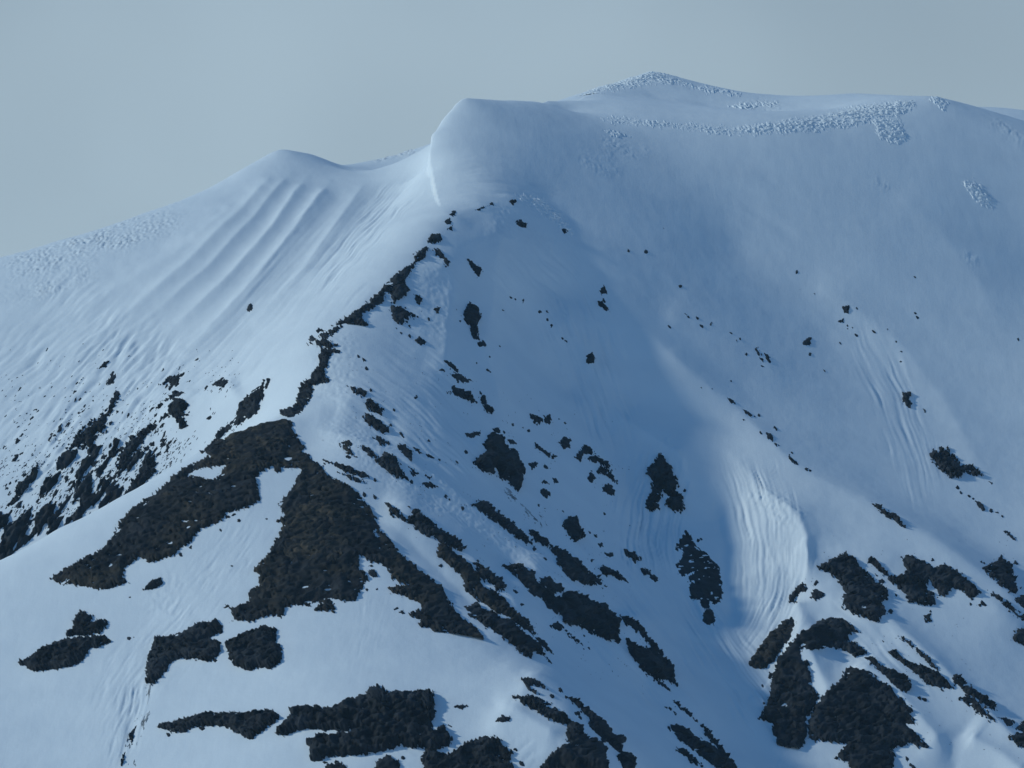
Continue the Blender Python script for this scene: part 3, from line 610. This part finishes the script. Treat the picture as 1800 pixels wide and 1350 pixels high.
 ('great dark arched crag wrapping round a pocket of lit snow', [(1366,1160),(1387,1140),(1400,1120),(1423,1103),(1447,1090),(1470,1084),(1487,1092),(1511,1112),(1493,1113),(1490,1123),(1513,1136),(1526,1149),(1503,1153),(1480,1141),(1450,1138),(1423,1143),(1410,1137),(1407,1160),(1420,1163),(1427,1190),(1423,1203),(1437,1217),(1438,1230),(1430,1247),(1417,1263),(1420,1290),(1410,1314),(1397,1321),(1370,1311),(1360,1290),(1360,1273),(1332,1262),(1350,1237),(1353,1220),(1357,1193),(1344,1194),(1363,1177)], dict(thick=2.4)),
 ('largest dark crag low on the right with a stepped edge', [(1427,1253),(1443,1227),(1463,1207),(1483,1190),(1486,1171),(1507,1173),(1533,1183),(1553,1200),(1570,1210),(1573,1223),(1590,1230),(1604,1250),(1600,1260),(1613,1273),(1593,1273),(1613,1293),(1633,1311),(1620,1316),(1607,1307),(1583,1313),(1567,1315),(1573,1330),(1567,1368),(1500,1368),(1490,1340),(1467,1333),(1490,1308),(1467,1305),(1433,1303),(1423,1293),(1419,1270)], dict(thick=2.4)),
 ('dark spindle rock in the shaded snow right of the arched crag', [(1522,1157),(1533,1154),(1547,1170),(1577,1182),(1593,1190),(1603,1210),(1593,1218),(1577,1209),(1557,1190),(1535,1171)], dict(edge=.7)),
 ('long dark rounded rock on the rib right of the spindle rock', [(1562,1147),(1573,1142),(1590,1160),(1620,1169),(1650,1182),(1663,1196),(1676,1210),(1657,1211),(1633,1204),(1617,1188),(1593,1171)], dict(edge=.7)),
 ('thin dark rock edge behind the rib above the rounded rock', [(1582,1119),(1600,1129),(1627,1152),(1648,1176),(1630,1164),(1607,1141)], {}),
 ('long dark rock continuing the rib toward the lower right corner', [(1669,1193),(1680,1189),(1707,1206),(1733,1229),(1751,1240),(1748,1251),(1723,1234),(1693,1214)], {}),
 ('dark rock just under the rib rock near the lower right corner', [(1686,1227),(1700,1222),(1723,1236),(1748,1268),(1720,1254),(1700,1241)], {}),
 ('small dark rock last before the lower right corner rocks', [(1752,1260),(1767,1261),(1784,1270),(1777,1278)], {}),
 ('dark rock cut by the right edge low in the corner', [(1772,1293),(1800,1289),(1840,1300),(1830,1322),(1790,1313)], {}),
 ('dark rock at the right edge above the corner rock', [(1782,1280),(1800,1269),(1835,1273),(1800,1289)], {}),
 ('ragged dark crag near the right edge beyond the long snow rib', [(1729,997),(1747,989),(1760,982),(1777,996),(1781,1017),(1788,1037),(1780,1048),(1763,1030),(1747,1017)], dict(edge=1.3)),
 ('long thin dark rock on the rib line at the right edge', [(1736,1036),(1757,1049),(1780,1067),(1820,1092),(1820,1108),(1780,1078),(1757,1057)], {}),
 ('rounded dark rock cut by the right edge under the rib line', [(1777,1125),(1783,1111),(1800,1101),(1840,1098),(1840,1136),(1800,1134)], {}),
 ('dark rock cut by the right edge beside the ragged crag', [(1781,1055),(1795,1047),(1840,1049),(1840,1076),(1800,1069)], {}),
 ('long dark rounded slab at the bottom right of the gully', [(1174,1277),(1187,1274),(1210,1286),(1243,1306),(1267,1326),(1303,1360),(1265,1354),(1243,1338),(1217,1318),(1193,1298)], dict(edge=.8)),
 ('small dark rock below the long rounded slab', [(1187,1316),(1203,1319),(1217,1332),(1239,1349),(1217,1341)], {}),
 ('thin dark rock edge alongside the long rounded slab', [(1232,1276),(1250,1292),(1263,1312),(1289,1338),(1273,1328),(1250,1304)], {}),
 ('thin dark rock line uphill of the long rounded slab', [(1182,1231),(1207,1246),(1226,1269),(1212,1258)], {}),
 ('small ragged dark rock left of the thin rock line', [(1169,1243),(1180,1244),(1189,1256)], {}),
 ('dark rock ribbon descending behind the bottom crest crag', [(996,1224),(1013,1232),(1040,1252),(1067,1272),(1073,1289),(1098,1300),(1093,1317),(1114,1333),(1118,1358),(1097,1352),(1085,1330),(1090,1325),(1057,1298),(1033,1271),(1037,1264),(1013,1241)], dict(thick=1.5)),
 ('dark crest crag at the bottom with sharp lit snow against it', [(899,1225),(927,1222),(943,1227),(967,1236),(987,1252),(1000,1266),(1020,1279),(1030,1296),(1047,1302),(1057,1312),(1063,1332),(1067,1368),(938,1368),(967,1327),(987,1312),(998,1293),(998,1274),(967,1266),(933,1244)], dict(thick=2.4, ylim=(2640,2790))),
 ('thin curled dark rock on the snow bulge above the crest crag', [(916,1193),(933,1192),(947,1197),(963,1214),(940,1204),(933,1208),(948,1221),(930,1213)], dict(ylim=(2640,2850))),
 ('rugged dark crag at the bottom edge below the lit snow bulge', [(743,1368),(741,1330),(750,1315),(765,1321),(790,1325),(810,1312),(835,1299),(843,1296),(880,1298),(883,1310),(898,1322),(898,1337),(912,1368)], dict(thick=2.0)),
 ('small star-shaped dark rock on the lit snow bulge', [(869,1269),(883,1257),(898,1262),(893,1269)], dict(thick=1.0)),
 ('thin dark rock in a melt hollow above the rugged crag', [(794,1243),(805,1239),(823,1241),(810,1247)], {}),
 ('large dark craggy band at the bottom with a pointed block', [(482,1288),(510,1260),(510,1248),(533,1242),(577,1244),(613,1232),(645,1221),(650,1214),(665,1210),(678,1221),(700,1217),(733,1217),(757,1216),(760,1233),(766,1253),(758,1270),(760,1287),(780,1276),(794,1300),(787,1312),(767,1317),(763,1325),(747,1330),(747,1314),(710,1314),(707,1308),(687,1318),(657,1324),(613,1329),(570,1331),(563,1339),(544,1336),(547,1320),(537,1305),(567,1293),(613,1290),(633,1280),(613,1284),(577,1284),(543,1281),(517,1286),(500,1293)], dict(thick=3.2, edge=.8, relief=1.4)),
 ('dark rounded crag cut by the bottom edge below the band', [(654,1368),(663,1337),(683,1327),(700,1337),(713,1368)], {}),
 ('small dark rock cut by the bottom edge below the band', [(572,1345),(600,1339),(622,1364),(580,1364)], {}),
 ('long low dark rock band left of the craggy band', [(277,1277),(300,1268),(333,1259),(367,1252),(417,1251),(433,1252),(473,1246),(491,1255),(487,1267),(463,1284),(440,1301),(417,1289),(400,1279),(370,1276),(343,1278),(323,1289),(300,1286)], dict(thick=1.8, edge=.8)),
 ('chunky dark rock with a round lobe right of the bent rock', [(396,1130),(427,1113),(467,1101),(487,1106),(483,1123),(496,1140),(494,1163),(477,1176),(460,1173),(437,1179),(413,1170),(399,1150)], dict(thick=2.2, edge=.7)),
 ('bent dark rock running into the meltwater streak', [(272,1120),(320,1111),(350,1096),(383,1089),(395,1109),(367,1122),(386,1127),(390,1147),(370,1163),(320,1157),(300,1164),(290,1183),(270,1203),(256,1200),(257,1167),(266,1137)], dict(thick=1.9, edge=.8)),
 ('thin dark meltwater streak of rock and dirt on the near snow', [(257,1204),(262,1206),(249,1240),(239,1272),(230,1303),(215,1346),(213,1345),(226,1303),(235,1270),(245,1237)], dict(thick=.2, edge=1.0, ang=108, holey=.6)),
 ('dark leaf-shaped rock at the far left of the near snow', [(31,1165),(60,1149),(87,1132),(117,1122),(160,1119),(183,1117),(194,1127),(170,1139),(157,1141),(143,1163),(123,1173),(87,1178),(60,1181)], dict(thick=1.9, edge=.7)),
 ('ragged dark rock sitting on top of the leaf-shaped one', [(114,1117),(130,1100),(132,1082),(143,1074),(163,1085),(160,1093),(183,1089),(189,1097),(177,1112),(150,1117)], dict(thick=1.2)),
 ('single dark boulder on the near snow below the knoll', [(251,1037),(263,1023),(282,1016),(288,1025),(267,1037)], dict(thick=1.6, edge=.6)),
 ('dark rock stripe on the bank behind the knoll shoulder', [(474,669),(464,693),(451,727),(427,741),(400,758),(377,778),(366,784),(392,757),(412,737),(430,703),(447,686)], dict(thick=1.4, ylim=(3000,3200), ang=125)),
 ('dark humped rock on the small rib of the left wall', [(371,676),(385,668),(400,666),(401,672),(392,681)], dict(ylim=(3040,3330), ang=135)),
 ('dark forked rock on the left wall left of the humped one', [(282,676),(307,659),(323,657),(310,681),(297,672)], dict(ylim=(3040,3330), ang=135)),
 ('zigzag dark rock in the middle of the left wall rocks', [(304,703),(317,699),(331,713),(323,723),(334,730),(320,733),(329,747),(317,756),(310,737),(302,727),(279,741),(293,727)], dict(ylim=(3040,3330), ang=135)),
 ('thin dark rock lip above the zigzag one', [(262,722),(293,703),(310,689),(325,692),(307,698),(280,715)], dict(ylim=(3040,3330), ang=140)),
 ('single dark boulder highest on the fluted left wall', [(434,544),(440,534),(446,542),(438,549)], dict(thick=1.4, ylim=(3040,3400))),
 ('upright dark rock pair among the left wall specks, lower', [(186,681),(190,668),(198,652),(204,660),(200,671)], dict(ylim=(3040,3400), ang=120)),
 ('slanted dark rock above the upright one on the left wall', [(172,649),(182,637),(193,634),(187,646)], dict(ylim=(3040,3400), ang=135)),
 ('large broken dark cliff at the foot of the left wall', [(-40,925),(0,900),(27,880),(33,855),(50,835),(70,812),(97,808),(110,790),(130,775),(150,765),(190,770),(220,775),(240,790),(262,790),(275,815),(262,845),(230,880),(150,935),(60,985),(0,1010),(-40,1020)], dict(thick=1.8, ylim=(3010,3200), ang=125, edge=2.2, relief=1.3, streak=4, holey=-.3)),
 ('streaky dark rock beside the knoll shoulder at the wall foot', [(214,890),(228,860),(250,825),(268,805),(274,822),(262,842),(240,868),(222,892)], dict(thick=1.5, ylim=(3010,3180), ang=125, edge=1.6)),
 ('dark ribbed rock above the streaky one at the wall foot', [(200,822),(214,795),(240,768),(262,750),(270,752),(250,775),(235,800),(216,826)], dict(thick=1.2, ylim=(3010,3220), ang=130, edge=1.8)),
 ('ragged dark rock patch over the broken cliff', [(120,790),(135,768),(160,745),(182,738),(190,745),(170,765),(150,785)], dict(thick=1.0, ylim=(3010,3240), ang=130, edge=2.0)),
 ('narrow dark rock line rising above the ribbed rock', [(150,770),(190,720),(205,690),(212,690),(200,718),(178,748),(160,772)], dict(thick=.8, ylim=(3010,3260), ang=125, edge=1.6)),
]
BY = {}
for k_, (lab, poly, opt) in enumerate(ROCKS):
    opt = dict(opt); mt = {'t': TURF, 'd': DIRT}.get(opt.pop('m', ''), ROCK)
    o = outcrop('rock_outcrop', poly, mt, seed=100+k_*5, **opt)
    if o is None: print('MISSING', lab); continue
    o['label'] = lab; o['category'] = 'rock outcrop'
    BY[lab[:24]] = o
PARTS = [  # parent, name, material, outline, thickness
 ('huge brown scree and tur', 'turf_patch', 'brown turf patch on the right half of the knoll', MOSS, [(515,885),(560,875),(600,880),(640,905),(628,950),(600,985),(560,1005),(520,1000),(492,975),(500,940)], 1.25, (2780,3040)),
 ('huge brown scree and tur', 'turf_patch', 'brown turf patch near the top of the knoll', MOSS, [(400,768),(450,748),(500,745),(512,775),(470,800),(440,812),(395,805),(378,795)], 1.25, (2780,3040)),
 ('large dark craggy band a', 'rock_block', 'pointed block standing proud on the band', ROCK, [(643,1223),(650,1212),(665,1208),(680,1222),(678,1243),(662,1252),(646,1243)], 5.0, None),
 ('large dark craggy band a', 'slab', 'pale grey slab on the right of the band', PALE, [(708,1230),(722,1222),(735,1228),(733,1242),(716,1250)], 4.2, None),
 ('large dark craggy band a', 'rock_block', None, ROCK, [(736,1220),(757,1217),(762,1238),(755,1258),(740,1248)], 4.6, None),
]
for k_, (pa, nm, lab, mt, poly, th, yl) in enumerate(PARTS):
    o = outcrop(nm, poly, mt, thick=th, seed=820+k_*7, ylim=yl, edge=1.4, relief=.7)
    if o is None or pa not in BY: continue
    o.parent = BY[pa]
    if lab: o['label'] = lab
DIRTS = [
 ('faint brown dirt streak on snow below the two-lobed crag', [(872,838),(882,842),(905,872),(935,900),(968,932),(958,928),(925,900),(895,872)], 42),
 ('dirty melt trail on the near snow beside the thin meltwater streak', [(263,1204),(275,1200),(268,1235),(252,1290),(238,1340),(226,1346),(238,1300),(250,1250)], 108),
]
for k_, (lab, poly, an) in enumerate(DIRTS):
    o = outcrop('dirt_streak', poly, DIRT, thick=.12, relief=.12, seed=700+k_*9, ang=an, edge=2.0, holey=-1.5)
    if o: o['label'] = lab; o['category'] = 'dirt streak'


CRUSTS = [
 ('lumpy white rime crust capping the rounded summit dome', [(993,178),(1030,160),(1070,142),(1110,128),(1145,122),(1185,131),(1215,147),(1227,155),(1190,150),(1140,149),(1090,157),(1050,168),(1010,180)], dict(ylim=(3600,3790), thick=.9)),
 ('thin rime crust trailing right from the summit dome', [(1225,148),(1260,154),(1302,164),(1300,170),(1255,164),(1228,158)], dict(ylim=(3650,3790))),
 ('short rime band at the left end of the plateau edge', [(1055,208),(1100,206),(1150,212),(1197,219),(1190,227),(1140,221),(1080,217)], {}),
 ('long lumpy rime band along the summit plateau edge', [(1190,220),(1230,216),(1270,221),(1310,221),(1370,211),(1420,204),(1470,194),(1500,184),(1520,181),(1560,179),(1600,171),(1617,171),(1610,190),(1580,205),(1530,215),(1500,223),(1470,227),(1420,233),(1370,235),(1320,237),(1260,236),(1200,229)], dict(thick=1.2, ylim=(3440,3620))),
 ('hanging rime clump below the right end of the long band', [(1533,210),(1580,205),(1593,235),(1591,249),(1565,253),(1543,240)], dict(thick=1.2)),
 ('small rime knob on the skyline right of the long band', [(1629,173),(1650,167),(1669,180),(1661,197),(1645,186)], dict(thick=1.4, ylim=(3440,3600))),
 ('rime patch alone on the far right upper face', [(1689,318),(1710,314),(1741,345),(1746,366),(1725,363),(1700,336)], {}),
 ('small rime ridge on the plateau below the summit trail', [(1279,186),(1330,180),(1366,178),(1362,185),(1300,191)], dict(ylim=(3500,3790))),
 ('faint rime patch below the short rime band', [(1058,228),(1090,231),(1107,242),(1080,240)], {}),
 ('rough bluish ice crust on the hump at the ridge top', [(905,341),(950,345),(985,373),(1012,410),(1003,418),(970,388),(940,366)], dict(thick=.4)),
]
for k_, (lab, poly, opt) in enumerate(CRUSTS):
    o = outcrop('rime_crust', poly, RIME, seed=900+k_*5, lumpy=True, relief=opt.pop('relief', .7), **{**opt, 'thick': .6})
    if o is None: print('MISSING', lab); continue
    o['label'] = lab; o['category'] = 'rime crust'
SMALL = [  # label, group, tilt, distance limits, spots (u, v, half length)
 ('tiny dark rock poking through the wide open right snow face', 'small rocks scattered over the right snow face', 50, None,
  [(1105,440,3),(1135,443,3.5),(1196,503,3.5),(1401,478,3.5),(1406,508,2),(1431,517,3),(1506,542,2.5),(1490,572,3),(1490,578,2),(1499,576,2),(1504,588,4),(1536,583,4.5),(1477,603,3),(1584,618,3),(1582,636,3),(1608,487,2.5),(1609,551,2.5),(1613,558,3),(1790,596,3),(1424,623,3),(1449,651,4),(1560,579,2),(1576,600,2),(1301,596,3),(1205,552,4),(1211,558,3),(1226,559,3.5),(1232,573,4.5),(1177,575,4),(1250,570,3),(1284,585,3),(1295,600,3),(1312,622,3),(1340,644,3),(1167,402,2.5),(1252,568,2)]),
 ('tiny dark rock in the line along the long right snow rib', 'small rocks along the long right snow rib', 45, None,
  [(1250,683,3),(1233,682,2),(1285,670,2.5),(1335,729,3),(1307,738,2.5),(1328,753,2.5),(1337,761,2.5),(1364,781,3),(1369,783,2),(1392,796,2.5),(1418,824,3.5),(1424,827,2.5),(1683,858,4),(1689,866,3),(1704,873,3.5),(1710,876,3),(1742,897,4),(1752,901,4),(1762,907,3),(1730,990,3),(1725,988,3),(1786,990,4),(1760,977,3)]),
 ('tiny dark rock on the snow bowl right of the rocky ridge', 'small rocks in the bowl right of the ridge', 50, None,
  [(898,523,3),(906,526,3.5),(920,529,3.5),(949,548,4),(962,548,3.5),(963,562,3),(969,573,3),(988,595,4),(996,599,4),(884,545,3),(879,608,3.5),(861,628,2),(838,638,2),(861,653,4),(857,650,3),(803,545,2),(809,564,3),(754,562,4),(720,574,3.5),(706,586,2),(697,577,2),(740,547,3),(901,746,3),(919,752,3),(929,757,3),(886,759,3),(984,737,3),(993,744,3),(845,690,3.5),(805,672,2),(716,565,3),(640,632,4),(645,647,3.5),(630,627,3),(652,685,4),(720,591,3)]),
 ('tiny dark rock on the ribs between knoll and gully', 'small rocks on the ribs between knoll and gully', 42, None,
  [(686,748,3),(704,763,4),(709,768,3),(674,705,2),(692,721,2.5),(730,700,2),(754,775,3),(724,848,4),(772,808,2.5),(770,815,2),(755,800,3),(803,812,3),(819,795,4),(783,872,4),(790,878,4),(813,894,4),(732,697,2.5),(650,800,4),(612,803,4),(570,815,3),(660,845,5),(640,870,4),(660,875,5),(946,888,3),(959,894,2.5),(990,899,2.5),(1036,935,3.5),(1046,941,4),(1062,903,4),(1040,985,4),(958,982,4),(940,965,4),(1112,1132,2.5),(918,1062,4),(906,1040,5),(1026,1117,3),(1036,1140,3),(995,1225,3),(970,1225,5),(985,1213,6),(1190,1275,3),(1020,1262,4),(1015,1253,5)]),
 ('tiny dark rock beside the crags low on the right', 'small rocks beside the lower right crags', 45, None,
  [(1228,950,4),(1233,948,3),(1197,903,4),(1187,901,3),(1204,862,3),(1575,1046,3),(1565,1074,5),(1550,1022,5),(1540,1010,4),(1553,1128,3),(1343,1236,3),(1340,1206,3),(1617,1228,6),(1625,1230,4),(1594,1335,5),(1604,1347,7),(1655,1212,4),(1707,1062,3),(1637,985,2.5),(1745,1046,4),(1753,1049,4),(1636,1075,3),(1640,984,3),(1634,992,3)]),
 ('tiny dark stone on the near snow of the spur', 'small stones on the near spur snow', 20, (2500, 3010),
  [(228,1050,1.5),(227,1122,4),(236,1120,2.5),(407,995,3),(388,933,3),(421,915,4),(410,905,4),(400,908,5),(318,975,4),(335,961,4),(355,1280,5),(296,1291,4),(377,1161,3),(469,912,3),(663,1035,3),(645,1036,3),(655,1007,10),(652,995,5),(697,1070,5),(707,1076,5),(792,1277,5),(906,1318,5),(917,1343,6),(707,1332,6),(570,1340,5)]),
]
for lab, grp, ang, yl, spots in SMALL:
    for (u, v, h) in spots:
        n = rng.integers(6, 9); a = np.arange(n)*2*np.pi/n + rng.random()*2; rr = h*(.65+.6*rng.random(n)); asp = .45+.4*rng.random(); t = R(ang+rng.normal()*16)
        ex_, ey_ = np.cos(a)*rr, np.sin(a)*rr*asp
        poly = np.stack([u+ex_*math.cos(t)-ey_*math.sin(t), v+ex_*math.sin(t)+ey_*math.cos(t)], 1)
        o = outcrop('rock', poly, ROCK, thick=.4+h*.06, seed=int(rng.integers(1, 400)), ylim=yl, du=.8, edge=.9)
        if o is None: continue
        o['label'] = lab; o['category'] = 'rock'; o['group'] = grp
# specks on the left wall, denser towards its foot
cnt = 0; tries = 0; lab = 'tiny dark rock among the specks on the fluted left wall'
while cnt < 170 and tries < 5000:
    tries += 1
    u, v = rng.uniform(5, 400), rng.uniform(570, 900)
    line = 985-u*.55                                  # shoulder of the near spur
    q = (v-(600+max(0, 90-u)*.4))/(line-600)          # 0 high on the wall, 1 at its foot
    if v > line-14 or q < 0 or rng.random() > .06+q**1.6: continue
    if u > 300 and v > 700 and rng.random() < .8: continue
    if fbm(np.array([u/60]), np.array([v/45]), 2, 5)[0] < -.05: continue
    h = rng.uniform(1.6, 3.6)+5.5*q*rng.random()**2
    n = rng.integers(6, 9); a = np.arange(n)*2*np.pi/n + rng.random()*2; rr = h*(.6+.7*rng.random(n)); asp = .3+.35*rng.random(); t = R(128+rng.normal()*14)
    ex_, ey_ = np.cos(a)*rr*1.25, np.sin(a)*rr*asp
    poly = np.stack([u+ex_*math.cos(t)-ey_*math.sin(t), v+ex_*math.sin(t)+ey_*math.cos(t)], 1)
    o = outcrop('rock', poly, ROCK, thick=.4+h*.06, seed=int(rng.integers(1, 400)), ylim=(3030, 3480), du=.8, edge=1.0, ang=128)
    if o is None: continue
    lab = ('tiny dark rock on the left wall close to the near spur shoulder' if v > line-70 else 'tiny dark rock high on the fluted left wall among sparse specks' if q < .3 else
           'tiny dark rock halfway down the left wall at the photo edge side' if u < 130 else 'tiny dark rock halfway down the left wall among the upright rocks' if u < 260 else 'tiny dark rock halfway down the left wall by the zigzag rock')
    o['label'] = lab; o['category'] = 'rock'; o['group'] = 'small rocks on the fluted left wall'; cnt += 1
# specks too small to count: one scatter of broken stones over the wall and the ribs
def specks(n, box, ang, ylim, dens, smin, smax):
    out = []
    while len(out) < n:
        u, v = rng.uniform(box[0], box[2]), rng.uniform(box[1], box[3])
        if rng.random() > dens(u, v): continue
        y = hit(u, v)[0]
        sh = yshift(u, v, 3050)
        if not (ylim[0]+sh < y < ylim[1]+sh): continue
        out.append((u, y, rng.uniform(smin, smax)**1.0, ang+rng.normal()*15))
    return out
sp = specks(1300, (0, 590, 420, 960), 128, (3030, 3480), lambda u, v: np.clip(((v-590)/(985-u*.55-590)), 0, 1)**1.7*(1 if fbm(np.array([u/45]), np.array([v/35]), 2, 9)[0] > .0 else .12)*(0.1 if u > 330 and v > 690 else 1), .2, .65)
sp += specks(480, (560, 560, 1130, 1250), 45, (2700, 3300), lambda u, v: 1 if fbm(np.array([u/40]), np.array([v/40]), 2, 19)[0] > .22 and v > 560+(u-560)*.35 and v < 820+(u-560)*.8 else 0, .15, .42)
sp += specks(160, (1380, 940, 1800, 1340), 45, (2750, 3120), lambda u, v: 1 if fbm(np.array([u/35]), np.array([v/35]), 2, 29)[0] > .25 else 0, .15, .4)
V_, F_ = [], []
for (u, y, s_, a_) in sp:
    x = (u-900)/F_PX*y*1.0105; b0_ = len(V_); n = 6; t = R(a_)
    zc = float(ground(np.array(u), np.array(y), GZ)); ra_ = s_*(.7+.6*rng.random(n))
    for k in range(n):
        a = k*2*np.pi/n; e1, e2 = math.cos(a)*ra_[k]*1.7, math.sin(a)*ra_[k]*.6       # drawn out along the fall line
        px_, pz_ = e1*math.cos(t)-e2*math.sin(t), -(e1*math.sin(t)+e2*math.cos(t))
        yy = y+pz_*1.3; xx = x+px_
        V_.append((xx, yy, float(ground(np.array(900+xx/yy*F_PX/1.0105), np.array(yy), GZ))-.12))
    V_.append((x, y-s_*.35, zc+s_*.45)); F_ += [(b0_+k, b0_+(k+1) % n, b0_+n) for k in range(n)]
me_ = bpy.data.meshes.new('rubble'); me_.from_pydata(V_, [], F_); me_.materials.append(ROCK)
ro = bpy.data.objects.new('rubble', me_); scene.collection.objects.link(ro); ro['kind'] = 'stuff'
ro['label'] = 'broken stone specks strewn between the outcrops on the snow'; ro['category'] = 'rubble'
# ------------------------------------------------------------------ lowland round the mountain and the air
gm = bpy.data.meshes.new('ground'); S_ = 9000
gm.from_pydata([(-S_, -2000, -6), (S_, -2000, -6), (S_, 9000, -6), (-S_, 9000, -6)], [], [(0, 1, 2, 3)])
gm.materials.append(snow); go = bpy.data.objects.new('ground', gm); scene.collection.objects.link(go); go['kind'] = 'structure'
hz = bpy.data.meshes.new('haze'); b0, b1 = (-S_-50, -2050, -7.2), (S_+50, 9050, 800)
vv = [(b0[0] if i & 1 == 0 else b1[0], b0[1] if i & 2 == 0 else b1[1], b0[2] if i & 4 == 0 else b1[2]) for i in range(8)]
hz.from_pydata(vv, [], [(0, 2, 3, 1), (4, 5, 7, 6), (0, 1, 5, 4), (2, 6, 7, 3), (0, 4, 6, 2), (1, 3, 7, 5)])
hm = bpy.data.materials.new('haze'); hm.use_nodes = True; hn = hm.node_tree.nodes
hn.remove(hn['Principled BSDF']); pv_ = hn.new('ShaderNodeVolumePrincipled')
pv_.inputs['Color'].default_value = (.5, .78, 1.0, 1); pv_.inputs['Density'].default_value = HAZE; pv_.inputs['Anisotropy'].default_value = .2
hm.node_tree.links.new(pv_.outputs[0], hn['Material Output'].inputs['Volume'])
hz.materials.append(hm); ho = bpy.data.objects.new('haze', hz); scene.collection.objects.link(ho); ho['kind'] = 'stuff'

if False: print('TRIS', sum(len(p.vertices)-2 for o in scene.objects if o.type == 'MESH' for p in o.data.polygons))
